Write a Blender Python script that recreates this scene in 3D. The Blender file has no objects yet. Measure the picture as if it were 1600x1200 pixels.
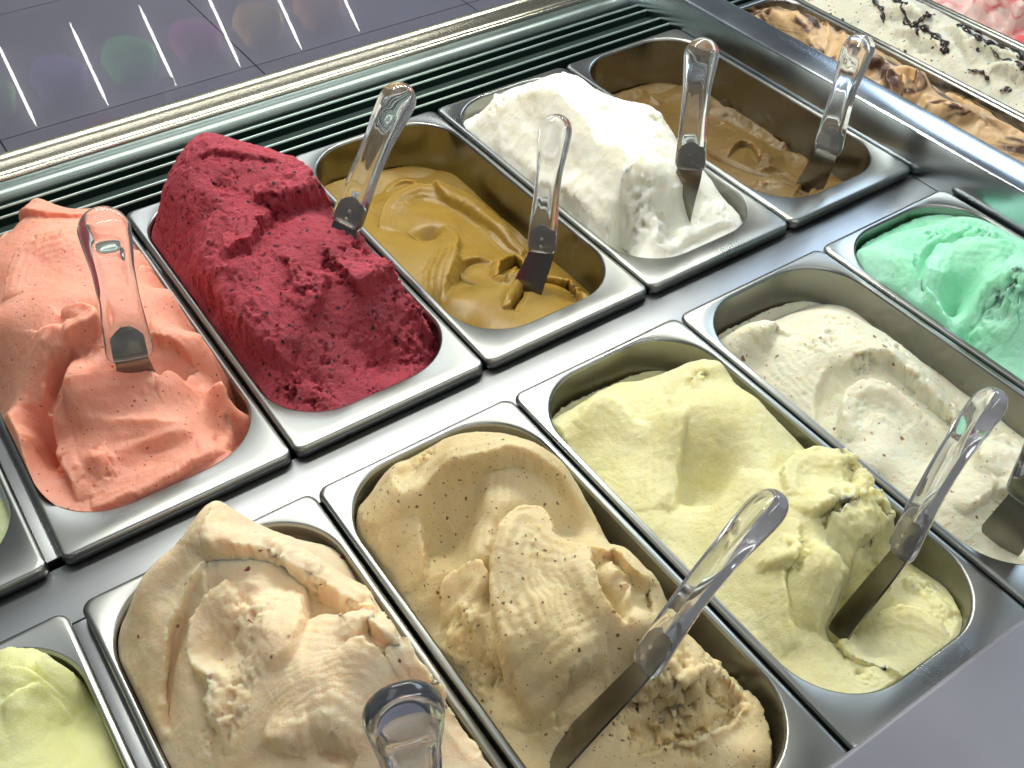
import bpy, bmesh, math, random
import numpy as np
from mathutils import Vector, Matrix

sc = bpy.context.scene
col = sc.collection
rad = math.radians

# ------------------------------------------------------------------ camera
CAM_R = np.array([[0.82409799, 0.39191338, -0.40898216],
                  [-0.56636326, 0.58252618, -0.58300593],
                  [0.00975499, 0.71208648, 0.70202399]])
CAM_C = np.array([-0.00051462, -0.50301864, 0.57250499])
F = 1673.455
cam = bpy.data.cameras.new('camera')
cam.sensor_fit = 'HORIZONTAL'; cam.sensor_width = 36.0; cam.lens = 36.0 * F / 1600.0
cam.clip_start = 0.01; cam.clip_end = 50.0
camo = bpy.data.objects.new('camera', cam); col.objects.link(camo)
M4 = Matrix.Identity(4)
for i in range(3):
    for j in range(3): M4[i][j] = CAM_R[i, j]
    M4[i][3] = CAM_C[i]
camo.matrix_world = M4
sc.camera = camo

# ------------------------------------------------------------------ world and lamps
w = bpy.data.worlds.new("World"); sc.world = w; w.use_nodes = True
bg = w.node_tree.nodes['Background']
bg.inputs[0].default_value = (0.64, 0.66, 0.68, 1); bg.inputs[1].default_value = 0.20

def area(name, loc, target, sx, sy, power, colr, shape='RECTANGLE'):
    l = bpy.data.lights.new(name, 'AREA'); l.shape = shape; l.size = sx; l.size_y = sy
    l.energy = power; l.color = colr
    o = bpy.data.objects.new(name, l); col.objects.link(o)
    o.location = loc
    d = Vector(target) - Vector(loc)
    o.rotation_euler = d.to_track_quat('-Z', 'Y').to_euler()
    return o
# row of spot lamps in the canopy over the customer side of the case
for k in range(8):
    x = 0.16 + .123 * k
    area('canopy_lamp', (x, 0.40, 0.66), (x - .06, 0.10, 0.0), .060, .060, 1.15, (1.0, 0.985, 0.88), 'DISK')
# ceiling lighting of the shop: over the case, behind the photographer, over the customers
area('ceiling_lamp', (-0.5, 0.9, 2.3), (0.3, 0.0, 0.0), 1.6, 0.8, 7.0, (0.95, 0.98, 1.0))
area('server_side_lamp', (0.1, -1.7, 2.2), (0.4, 0.0, 0.0), 1.8, 1.0, 2.5, (1.0, 0.98, 0.94))
area('hall_lamp', (1.2, 3.2, 2.0), (1.0, 2.2, -0.9), 1.4, 1.4, 34.0, (0.95, 0.97, 1.0))
area('display_lamp', (0.7, -0.55, 1.15), (0.7, -0.93, 0.6), 1.4, 0.1, 10.0, (1.0, 0.98, 0.95))
# daylight from the shop window beyond the far end of the case
area('window_light', (3.6, 1.2, 1.9), (0.9, 0.1, 0.0), 1.3, 1.1, 36.0, (0.64, 0.81, 1.0))

sc.view_settings.view_transform = 'Standard'; sc.view_settings.look = 'None'
sc.view_settings.exposure = -0.12; sc.view_settings.gamma = 1.0
sc.view_settings.use_curve_mapping = False

# ------------------------------------------------------------------ helpers
def ray(x, y):
    return CAM_R @ np.array([(x - 800) / F, -(y - 600) / F, -1.0])
def P(x, y, z=0.0):
    d = ray(x, y); return CAM_C + d * (z - CAM_C[2]) / d[2]
def PX(x, y, X):
    d = ray(x, y); return CAM_C + d * (X - CAM_C[0]) / d[0]
def PY(x, y, Y):
    d = ray(x, y); return CAM_C + d * (Y - CAM_C[1]) / d[1]

def tag(o, label=None, cat=None, group=None, kind=None):
    if label: o['label'] = label
    if cat: o['category'] = cat
    if group: o['group'] = group
    if kind: o['kind'] = kind
    return o
def empty(name, loc=(0, 0, 0)):
    o = bpy.data.objects.new(name, None); col.objects.link(o); o.location = loc
    o.empty_display_size = 0.02
    return o
def mesh_obj(name, verts, faces, mat, parent=None, smooth=True):
    me = bpy.data.meshes.new(name)
    me.from_pydata([tuple(map(float, v)) for v in verts], [], faces)
    me.validate(); me.update()
    if smooth:
        me.polygons.foreach_set('use_smooth', [True] * len(me.polygons))
    if mat: me.materials.append(mat)
    o = bpy.data.objects.new(name, me); col.objects.link(o)
    if parent:
        o.parent = parent
        o.matrix_parent_inverse = Matrix.Translation(-Vector(parent.location))
    return o
def bm_obj(name, bm, mat, parent=None, smooth=True, bevel=0.0, seg=2):
    if bevel > 0:
        bmesh.ops.bevel(bm, geom=list(bm.edges), offset=bevel, segments=seg, affect='EDGES', profile=0.6)
    bmesh.ops.recalc_face_normals(bm, faces=bm.faces)
    me = bpy.data.meshes.new(name); bm.to_mesh(me); bm.free()
    if smooth:
        me.polygons.foreach_set('use_smooth', [True] * len(me.polygons))
        try: me.set_sharp_from_angle(angle=rad(35))
        except Exception: pass
    if mat: me.materials.append(mat)
    o = bpy.data.objects.new(name, me); col.objects.link(o)
    if parent:
        o.parent = parent
        o.matrix_parent_inverse = Matrix.Translation(-Vector(parent.location))
    return o
def box(name, lo, hi, mat, parent=None, bevel=0.0015):
    bm = bmesh.new(); bmesh.ops.create_cube(bm, size=1)
    for v in bm.verts:
        for k in range(3): v.co[k] = lo[k] + (v.co[k] + .5) * (hi[k] - lo[k])
    return bm_obj(name, bm, mat, parent, bevel=bevel)
def extrude_x(name, prof, xa, xb, mat, parent=None, closed=True):
    """profile of (y,z) points swept along x"""
    n = len(prof)
    vs = [(xa, y, z) for y, z in prof] + [(xb, y, z) for y, z in prof]
    fs = [(i, (i + 1) % n, n + (i + 1) % n, n + i) for i in range(n if closed else n - 1)]
    if closed: fs += [tuple(range(n))[::-1], tuple(range(n, 2 * n))]
    o = mesh_obj(name, vs, fs, mat, parent)
    bm = bmesh.new(); bm.from_mesh(o.data); bmesh.ops.recalc_face_normals(bm, faces=bm.faces); bm.to_mesh(o.data); bm.free()
    try: o.data.set_sharp_from_angle(angle=rad(40))
    except Exception: pass
    return o

# ------------------------------------------------------------------ materials
def new_mat(name):
    m = bpy.data.materials.new(name); m.use_nodes = True
    nt = m.node_tree; b = nt.nodes['Principled BSDF']
    return m, nt, b
def nd(nt, t, **kw):
    n = nt.nodes.new(t)
    for k, v in kw.items(): setattr(n, k, v)
    return n
def setin(n, **kw):
    for k, v in kw.items():
        n.inputs[k.replace('_', ' ')].default_value = v

def steel(name, base=(0.60, 0.61, 0.61), rough=0.30, brush=(8, 420, 420), bump=0.015, smudge=0.10):
    m, nt, b = new_mat(name)
    setin(b, Metallic=1.0)
    tc = nd(nt, 'ShaderNodeTexCoord'); mp = nd(nt, 'ShaderNodeMapping'); mp.inputs['Scale'].default_value = brush
    n1 = nd(nt, 'ShaderNodeTexNoise'); setin(n1, Scale=1.0, Detail=4.0, Roughness=0.6)
    nt.links.new(tc.outputs['Object'], mp.inputs[0]); nt.links.new(mp.outputs[0], n1.inputs['Vector'])
    n2 = nd(nt, 'ShaderNodeTexNoise'); setin(n2, Scale=11.0, Detail=3.0, Roughness=0.5)
    nt.links.new(tc.outputs['Object'], n2.inputs['Vector'])
    mr = nd(nt, 'ShaderNodeMapRange'); setin(mr, From_Min=0.3, From_Max=0.75, To_Min=rough - smudge * .4, To_Max=rough + smudge)
    nt.links.new(n2.outputs['Fac'], mr.inputs['Value']); nt.links.new(mr.outputs[0], b.inputs['Roughness'])
    rp = nd(nt, 'ShaderNodeMix', data_type='RGBA')
    rp.inputs['A'].default_value = (*[c * 0.9 for c in base], 1); rp.inputs['B'].default_value = (*base, 1)
    nt.links.new(n1.outputs['Fac'], rp.inputs['Factor']); nt.links.new(rp.outputs['Result'], b.inputs['Base Color'])
    bp = nd(nt, 'ShaderNodeBump'); setin(bp, Strength=bump, Distance=0.0004)
    nt.links.new(n1.outputs['Fac'], bp.inputs['Height']); nt.links.new(bp.outputs[0], b.inputs['Normal'])
    return m
S_RIM = steel('rim_steel', (0.32, 0.332, 0.318), 0.29)
S_BASIN = steel('basin_steel', (0.27, 0.272, 0.25), 0.24, brush=(200, 200, 6))
S_BAR = steel('crossbar_steel', (0.27, 0.282, 0.292), 0.33)
S_DIV = steel('divider_steel', (0.60, 0.66, 0.72), 0.17, brush=(260, 4, 260))
S_BLADE = steel('blade_steel', (0.25, 0.24, 0.215), 0.20, brush=(120, 120, 120))
S_CHROME = steel('polished_rail', (0.60, 0.585, 0.47), 0.20, bump=0.0, smudge=.0)
S_GREY = steel('satin_rail', (0.27, 0.33, 0.31), 0.36)

def plain(name, c, rough=0.5, metallic=0.0, noise=0.06, scale=40):
    m, nt, b = new_mat(name)
    setin(b, Roughness=rough, Metallic=metallic)
    tc = nd(nt, 'ShaderNodeTexCoord'); n = nd(nt, 'ShaderNodeTexNoise'); setin(n, Scale=scale, Detail=5.0)
    nt.links.new(tc.outputs['Object'], n.inputs['Vector'])
    mx = nd(nt, 'ShaderNodeMix', data_type='RGBA')
    mx.inputs['A'].default_value = (*[k * (1 - noise) for k in c], 1); mx.inputs['B'].default_value = (*[min(1, k * (1 + noise)) for k in c], 1)
    nt.links.new(n.outputs['Fac'], mx.inputs['Factor']); nt.links.new(mx.outputs['Result'], b.inputs['Base Color'])
    return m
M_DARK = plain('dark_green_plastic', (0.006, 0.022, 0.018), 0.42)
M_EDGE = steel('slat_edge_steel', (0.70, 0.85, 0.78), 0.40)
M_TILE = plain('grey_floor_tile', (0.36, 0.335, 0.40), 0.30, noise=0.16, scale=3)
M_GROUT = plain('grey_grout', (0.05, 0.05, 0.058), 0.8)
M_LEDGE = plain('grey_ledge', (0.21, 0.215, 0.25), 0.38, noise=0.02)

def clear_plastic(name='clear_acrylic', tint=(0.93, 0.95, 0.96), rough=0.03):
    m, nt, b = new_mat(name)
    setin(b, Roughness=rough, IOR=1.47)
    b.inputs['Base Color'].default_value = (*tint, 1)
    b.inputs['Transmission Weight'].default_value = 0.95
    return m
M_CLEAR = clear_plastic('clear_acrylic', (0.95, .96, .97), .06)
M_SMOKE = clear_plastic('smoky_acrylic', (0.60, 0.62, 0.70))

def pane_glass():
    m, nt, b = new_mat('pane_glass')
    out = nt.nodes['Material Output']; nt.nodes.remove(b)
    tr = nd(nt, 'ShaderNodeBsdfTransparent'); tr.inputs[0].default_value = (0.95, 0.96, 0.96, 1)
    gl = nd(nt, 'ShaderNodeBsdfGlossy'); gl.inputs['Roughness'].default_value = 0.012
    fr = nd(nt, 'ShaderNodeFresnel'); fr.inputs['IOR'].default_value = 1.75
    mx = nd(nt, 'ShaderNodeMixShader')
    ge = nd(nt, 'ShaderNodeNewGeometry'); iv = nd(nt, 'ShaderNodeMath', operation='SUBTRACT'); iv.inputs[0].default_value = 1.0
    nt.links.new(ge.outputs['Backfacing'], iv.inputs[1]); mu = nd(nt, 'ShaderNodeMath', operation='MULTIPLY')
    nt.links.new(iv.outputs[0], mu.inputs[0]); nt.links.new(fr.outputs[0], mu.inputs[1])
    nt.links.new(mu.outputs[0], mx.inputs[0]); nt.links.new(tr.outputs[0], mx.inputs[1]); nt.links.new(gl.outputs[0], mx.inputs[2])
    nt.links.new(mx.outputs[0], out.inputs['Surface'])
    return m
M_GLASS = pane_glass()
def emit(name, c, s):
    m, nt, b = new_mat(name)
    b.inputs['Base Color'].default_value = (.8, .8, .8, 1)
    b.inputs['Emission Color'].default_value = (*c, 1); b.inputs['Emission Strength'].default_value = s
    return m

def gelato_mat(name, c, c2=None, rough=0.42, sss=0.85, sssr=(1.0, 0.6, 0.35), scale=0.007, grain=0.34, grain_scale=900,
               specks=(), streak=None, spec=0.45):
    """c: main colour; c2: second tone; specks: (scale, threshold, colour) dots"""
    m, nt, b = new_mat(name)
    c2 = c2 or tuple(k * 0.88 for k in c)
    L = nt.links.new
    tc = nd(nt, 'ShaderNodeTexCoord')
    n = nd(nt, 'ShaderNodeTexNoise'); setin(n, Scale=28.0, Detail=6.0, Roughness=0.65); L(tc.outputs['Object'], n.inputs['Vector'])
    ra = nd(nt, 'ShaderNodeMapRange'); setin(ra, From_Min=0.35, From_Max=0.68); L(n.outputs['Fac'], ra.inputs['Value'])
    mx = nd(nt, 'ShaderNodeMix', data_type='RGBA'); mx.inputs['A'].default_value = (*c, 1); mx.inputs['B'].default_value = (*c2, 1)
    L(ra.outputs[0], mx.inputs['Factor']); cur = mx.outputs['Result']
    if streak:
        sscale, sdist, sc1, lo, hi = streak
        wv = nd(nt, 'ShaderNodeTexNoise'); setin(wv, Scale=sscale, Detail=3.0, Roughness=0.5, Distortion=sdist)
        mp = nd(nt, 'ShaderNodeMapping'); mp.inputs['Scale'].default_value = (1, .45, 1.0); mp.inputs['Rotation'].default_value = (0, 0, .5)
        L(tc.outputs['Object'], mp.inputs[0]); L(mp.outputs[0], wv.inputs['Vector'])
        mr = nd(nt, 'ShaderNodeMapRange'); setin(mr, From_Min=lo, From_Max=hi); L(wv.outputs['Fac'], mr.inputs['Value'])
        m2 = nd(nt, 'ShaderNodeMix', data_type='RGBA'); m2.inputs['B'].default_value = (*sc1, 1)
        L(mr.outputs[0], m2.inputs['Factor']); L(cur, m2.inputs['A']); cur = m2.outputs['Result']
    for k, (ss, th, scol) in enumerate(specks):
        vo = nd(nt, 'ShaderNodeTexVoronoi'); setin(vo, Scale=ss, Randomness=1.0)
        wn = nd(nt, 'ShaderNodeTexNoise'); setin(wn, Scale=ss * 1.7, Detail=2.0)
        ad = nd(nt, 'ShaderNodeMix', data_type='RGBA', blend_type='ADD'); ad.inputs['Factor'].default_value = 0.006 * 120 / ss
        L(tc.outputs['Object'], wn.inputs['Vector'])
        mpk = nd(nt, 'ShaderNodeMapping'); mpk.inputs['Location'].default_value = (k * .37, k * .11, k * .05)
        L(tc.outputs['Object'], mpk.inputs[0]); L(mpk.outputs[0], ad.inputs['A']); L(wn.outputs['Color'], ad.inputs['B'])
        L(ad.outputs['Result'], vo.inputs['Vector'])
        # only some cells carry a speck, of varied size
        sp = nd(nt, 'ShaderNodeSeparateColor'); L(vo.outputs['Color'], sp.inputs[0])
        sz = nd(nt, 'ShaderNodeMapRange'); setin(sz, From_Min=0.55, From_Max=1.0, To_Min=0.0, To_Max=th); L(sp.outputs[0], sz.inputs['Value'])
        lt = nd(nt, 'ShaderNodeMath', operation='SUBTRACT'); L(sz.outputs[0], lt.inputs[0]); L(vo.outputs['Distance'], lt.inputs[1])
        ml = nd(nt, 'ShaderNodeMath', operation='MULTIPLY', use_clamp=True); ml.inputs[1].default_value = 14.0; L(lt.outputs[0], ml.inputs[0])
        m3 = nd(nt, 'ShaderNodeMix', data_type='RGBA'); m3.inputs['B'].default_value = (*scol, 1)
        L(ml.outputs[0], m3.inputs['Factor']); L(cur, m3.inputs['A']); cur = m3.outputs['Result']
    L(cur, b.inputs['Base Color'])
    setin(b, Roughness=rough)
    b.inputs['Subsurface Weight'].default_value = sss
    b.inputs['Subsurface Radius'].default_value = sssr
    b.inputs['Subsurface Scale'].default_value = scale
    b.inputs['Specular IOR Level'].default_value = spec
    g = nd(nt, 'ShaderNodeTexNoise'); setin(g, Scale=grain_scale, Detail=4.0, Roughness=0.7); L(tc.outputs['Object'], g.inputs['Vector'])
    g2 = nd(nt, 'ShaderNodeTexNoise'); setin(g2, Scale=grain_scale * .22, Detail=5.0, Roughness=0.65, Distortion=.6); L(tc.outputs['Object'], g2.inputs['Vector'])
    ag = nd(nt, 'ShaderNodeMath', operation='MULTIPLY_ADD'); ag.inputs[1].default_value = 2.6
    L(g2.outputs['Fac'], ag.inputs[0]); L(g.outputs['Fac'], ag.inputs[2])
    bp = nd(nt, 'ShaderNodeBump'); setin(bp, Strength=grain, Distance=0.0020)
    L(ag.outputs[0], bp.inputs['Height']); L(bp.outputs[0], b.inputs['Normal'])
    return m

# ------------------------------------------------------------------ the display case
PITCH = 0.165; LEN = 0.3515; GAP = 0.0353; B0 = -0.0049
case = empty('display_case', (0.4, 0.0, -0.13))
tag(case, 'stainless steel display case holding all the gelato pans behind a glass front', 'display case')
XA, XB = -0.45, 1.75
# crossbar between the two rows and the narrow strip left of the orange pan
box('crossbar', (XA, -GAP - 0.006, -0.026), (0.8245, 0.006, -0.0105), S_BAR, case, .001)
box('deck_plate', (0.8670, -.60, -0.03), (XB, -.118, -0.0105), S_BAR, case, .001)
box('deck_plate', (1.2550, -.1165, -0.03), (XB, LEN + .010, -0.0105), S_BAR, case, .001)
box('pan_support', (B0 - 0.012, -GAP - LEN, -0.03), (B0 + 0.002, -GAP - .0065, -0.0108), S_BAR, case, .001)
box('pan_support', (-0.030, 0.0145, -0.03), (0.003, LEN + .01, -0.0112), S_BAR, case, .001)
# divider bar: folded sheet, 3.4 cm high
def divider():
    prof = [(0.8255, -.12), (0.8255, 0.0315), (0.8262, 0.0332), (0.828, 0.034), (0.8625, 0.034), (0.8648, 0.0334), (0.866, 0.0315), (0.866, -.12)]
    ya, yb = -0.60, 0.53
    n = len(prof)
    vs = [(x, ya, z) for x, z in prof] + [(x, yb, z) for x, z in prof]
    fs = [(i, i + 1, n + i + 1, n + i) for i in range(n - 1)] + [tuple(range(n)), tuple(range(2 * n - 1, n - 1, -1))]
    o = mesh_obj('divider_bar', vs, fs, S_DIV, case)
    bm = bmesh.new(); bm.from_mesh(o.data); bmesh.ops.recalc_face_normals(bm, faces=bm.faces); bm.to_mesh(o.data); bm.free()
    o.data.set_sharp_from_angle(angle=rad(50))
divider()
# small steel plate right of the mint pan
# air slats on the customer side: dark fins with a bright folded edge
for y in (0.3655, 0.382, 0.407, 0.4225):
    for xa, xb in ((XA, 0.8250), (0.8665, XB)):
        o = extrude_x('slat', [(y - .0011, -.05), (y - .0011, -.0035), (y + .0011, -.0035), (y + .0011, -.05)], xa, xb, M_DARK, case)
        extrude_x('slat_edge', [(y - .0011, -.0035), (y - .0010, -.0022), (y - .0005, -.0016), (y + .0005, -.0016), (y + .0010, -.0022), (y + .0011, -.0035)], xa, xb, M_EDGE, case)
box('slat_tray', (XA, LEN + .013, -.058), (XB, 0.46, -.052), M_DARK, case)
for ya, yb in ((0.3835, 0.4055), (.4240, .4400)):
    extrude_x('slat_baffle', [(ya, -.030), (ya, -.016), (yb, -.011), (yb, -.030)], XA, 0.825, M_DARK, case)
# rounded satin rail
def rr(yc, zc, ry, rz, a0, a1, n=10):
    return [(yc + ry * math.cos(rad(a0 + (a1 - a0) * i / n)), zc + rz * math.sin(rad(a0 + (a1 - a0) * i / n))) for i in range(n + 1)]
extrude_x('satin_rail', [(0.4405, -.05)] + rr(0.4520, -.012, .0115, .012, 180, 60, 10) + [(0.4615, -.001), (0.4615, -.05)], XA, XB, S_GREY, case)
extrude_x('bright_rail', [(0.4630, -.05)] + rr(0.4675, -.002, .0045, .0045, 180, 0, 10) + [(0.4720, -.05)], XA, XB, S_CHROME, case)
# concave polished channel that holds the pane
ch = [(0.4735, -.05), (0.4735, -0.001)] + [(0.4745 + .021 * i / 32, -0.002 - .008 * math.sin(math.pi * i / 32)) for i in range(33)] + [(0.4975, 0.001), (0.5035, 0.0035), (0.5055, 0.002), (0.5055, -.05)]
extrude_x('glass_channel', ch, XA, XB, S_CHROME, case)
# glass pane leaning towards the customer
TILT = rad(24)
def pane():
    y0, z0 = 0.4955, 0.003; h = 0.62; t = 0.006
    ux, uz = math.sin(TILT), math.cos(TILT)
    a = (y0, z0); b = (y0 + h * ux, z0 + h * uz); c = (b[0] + t * uz, b[1] - t * ux); d = (a[0] + t * uz, a[1] - t * ux)
    extrude_x('front_glass', [a, b, c, d], XA, XB, M_GLASS, case)
pane()
# lower body of the case, hidden behind the pans, and the server's ledge
box('case_body', (XA, -0.62, -0.86), (XB, 0.5050, -0.135), S_GREY, case)
extrude_x('server_ledge', [(-0.80, 0.012), (-0.80, 0.0285)] + rr(-0.3880, 0.0275, .0035, .0025, 90, -60, 6) + [(-0.388, 0.012)], XA, 0.98, M_LEDGE, case)

# ------------------------------------------------------------------ floor beyond the glass
fl = mesh_obj('floor', [(-6, -6, -.904), (9, -6, -.904), (9, 9, -.904), (-6, 9, -.904)], [(0, 1, 2, 3)], M_GROUT)
tag(fl, 'grey tiled shop floor seen through the glass front of the case', kind='structure')
tile_me = None
TS = 0.70
for ix in range(-1, 4):
    for iy in range(-4, 2):
        x0 = 0.98 + (ix - 1) * TS; y0 = 2.86 + iy * TS
        if y0 + TS < 0.6: continue
        if tile_me is None:
            o = box('floor_tile', (0.002, 0.002, -.004), (TS - .002, TS - .002, .006), M_TILE, None, .0015); tile_me = o.data
        else:
            o = bpy.data.objects.new('floor_tile', tile_me); col.objects.link(o)
        o.location = (x0, y0, -.904); o.parent = fl

# ------------------------------------------------------------------ pans
def rring(cx, cy, a, b, r, z, n=14):
    r = min(r, a - 1e-4, b - 1e-4)
    pts = []
    for qx, qy, a0 in ((1, 1, 0), (-1, 1, 90), (-1, -1, 180), (1, -1, 270)):
        for i in range(n + 1):
            t = rad(a0 + 90 * i / n)
            pts.append((cx + qx * (a - r) + r * math.cos(t), cy + qy * (b - r) + r * math.sin(t), z))
    return pts
def loft(rings, cap_last=False):
    n = len(rings[0]); vs = [p for r in rings for p in r]; fs = []
    for k in range(len(rings) - 1):
        for i in range(n):
            j = (i + 1) % n
            fs.append((k * n + i, k * n + j, (k + 1) * n + j, (k + 1) * n + i))
    if cap_last: fs.append(tuple(range((len(rings) - 1) * n, len(rings) * n)))
    return vs, fs
def make_pan(x0, y0, W=PITCH, L=LEN, label='', side=0.0075, endf=0.0235, endb=0.0085, rc=0.050, zr=0.0):
    root = empty('gelato_pan', (x0 + W / 2, y0 + L / 2, -.118))
    tag(root, label, 'pan', 'steel pans set in the display case')
    g = 0.0012
    cx, cy, a, b = x0 + W / 2, y0 + L / 2, W / 2 - g, L / 2 - g
    oc = y0 + endf + (L - endf - endb) / 2; ob = (L - endf - endb) / 2; oa = W / 2 - side
    R = [rring(cx, cy, a - .0022, b - .0022, .006, -.0092 + zr), rring(cx, cy, a, b, .008, -.0085 + zr),
         rring(cx, cy, a, b, .008, -.0030 + zr), rring(cx, cy, a - .0006, b - .0006, .008, -.0012 + zr), rring(cx, cy, a - .0018, b - .0018, .008, -.0003 + zr),
         rring(cx, cy, a - .0034, b - .0034, .009, zr),
         rring(cx, oc, oa + .0022, ob + .0022, rc + .002, zr + .0002), rring(cx, oc, oa + .0010, ob + .0010, rc + .001, zr - .0003),
         rring(cx, oc, oa, ob, rc, zr - .0022)]
    vs, fs = loft(R); fs = [f[::-1] for f in fs]
    o1 = mesh_obj('rim', vs, fs, S_RIM, root)
    Q = [rring(cx, oc, oa, ob, rc, zr - .0022), rring(cx, oc, oa - .0015, ob - .0015, rc, zr - .05), rring(cx, oc, oa - .003, ob - .003, rc - .002, zr - .100),
         rring(cx, oc, oa - .005, ob - .005, rc - .004, zr - .111), rring(cx, oc, oa - .010, ob - .010, rc - .009, zr - .117), rring(cx, oc, oa - .016, ob - .016, rc - .015, zr - .118)]
    vs, fs = loft(Q, True); fs = [f[::-1] for f in fs]
    o2 = mesh_obj('basin', vs, fs, S_BASIN, root)
    for o in (o1, o2):
        bm = bmesh.new(); bm.from_mesh(o.data); bmesh.ops.recalc_face_normals(bm, faces=bm.faces); bm.to_mesh(o.data); bm.free()
    return root

# ------------------------------------------------------------------ gelato sculpting
rngs = np.random.RandomState
def lattice_noise(x, y, seed):
    xi = np.floor(x).astype(np.int64); yi = np.floor(y).astype(np.int64)
    fx = x - xi; fy = y - yi
    fx = fx * fx * fx * (fx * (fx * 6 - 15) + 10); fy = fy * fy * fy * (fy * (fy * 6 - 15) + 10)
    tab = rngs(seed).rand(256, 256)
    g = lambda i, j: tab[(xi + i) % 256, (yi + j) % 256]
    return (g(0, 0) * (1 - fx) + g(1, 0) * fx) * (1 - fy) + (g(0, 1) * (1 - fx) + g(1, 1) * fx) * fy - .5
def fbm(x, y, s, seed, oct=4, gain=.5):
    v = 0; a = 1
    for k in range(oct):
        c, si = math.cos(k * 1.3), math.sin(k * 1.3)
        v = v + a * lattice_noise((x * c - y * si) / s + 31.7 * k, (x * si + y * c) / s + 17.3 * k, seed + k); a *= gain; s *= .5
    return v
def sstep(a, b, x):
    t = np.clip((x - a) / (b - a), 0, 1); return t * t * (3 - 2 * t)
def spline(pts, n=10):
    p = np.array(pts, float)
    if len(p) < 3: 
        t = np.linspace(0, 1, n + 1)[:, None]; return p[0] * (1 - t) + p[1] * t
    q = np.vstack([2 * p[0] - p[1], p, 2 * p[-1] - p[-2]]); out = []
    for i in range(1, len(q) - 2):
        for k in range(n):
            t = k / n
            out.append(.5 * ((2 * q[i]) + (-q[i - 1] + q[i + 1]) * t + (2 * q[i - 1] - 5 * q[i] + 4 * q[i + 1] - q[i + 2]) * t * t + (-q[i - 1] + 3 * q[i] - 3 * q[i + 1] + q[i + 2]) * t ** 3))
    out.append(p[-1]); return np.array(out)

def noise3(p, s, seed, oct=4, gain=.5):
    tab = rngs(seed).rand(64, 64, 64) - .5; v = np.zeros(len(p)); a = 1.0
    R3 = np.array([[.36, .48, -.8], [-.8, .6, 0], [.48, .64, .6]])
    for k in range(oct):
        q = p / s + 11.3 * k; i = np.floor(q).astype(np.int64); f = q - i; f = f * f * (3 - 2 * f); i &= 63; j = (i + 1) & 63
        x0, y0, z0 = i.T; x1, y1, z1 = j.T; fx, fy, fz = f.T
        l = lambda u, w_, t: u + (w_ - u) * t
        v += a * l(l(l(tab[x0, y0, z0], tab[x1, y0, z0], fx), l(tab[x0, y1, z0], tab[x1, y1, z0], fx), fy),
                   l(l(tab[x0, y0, z1], tab[x1, y0, z1], fx), l(tab[x0, y1, z1], tab[x1, y1, z1], fx), fy), fz)
        a *= gain; s *= .5; p = p @ R3
    return v
FK = 1.8
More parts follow.
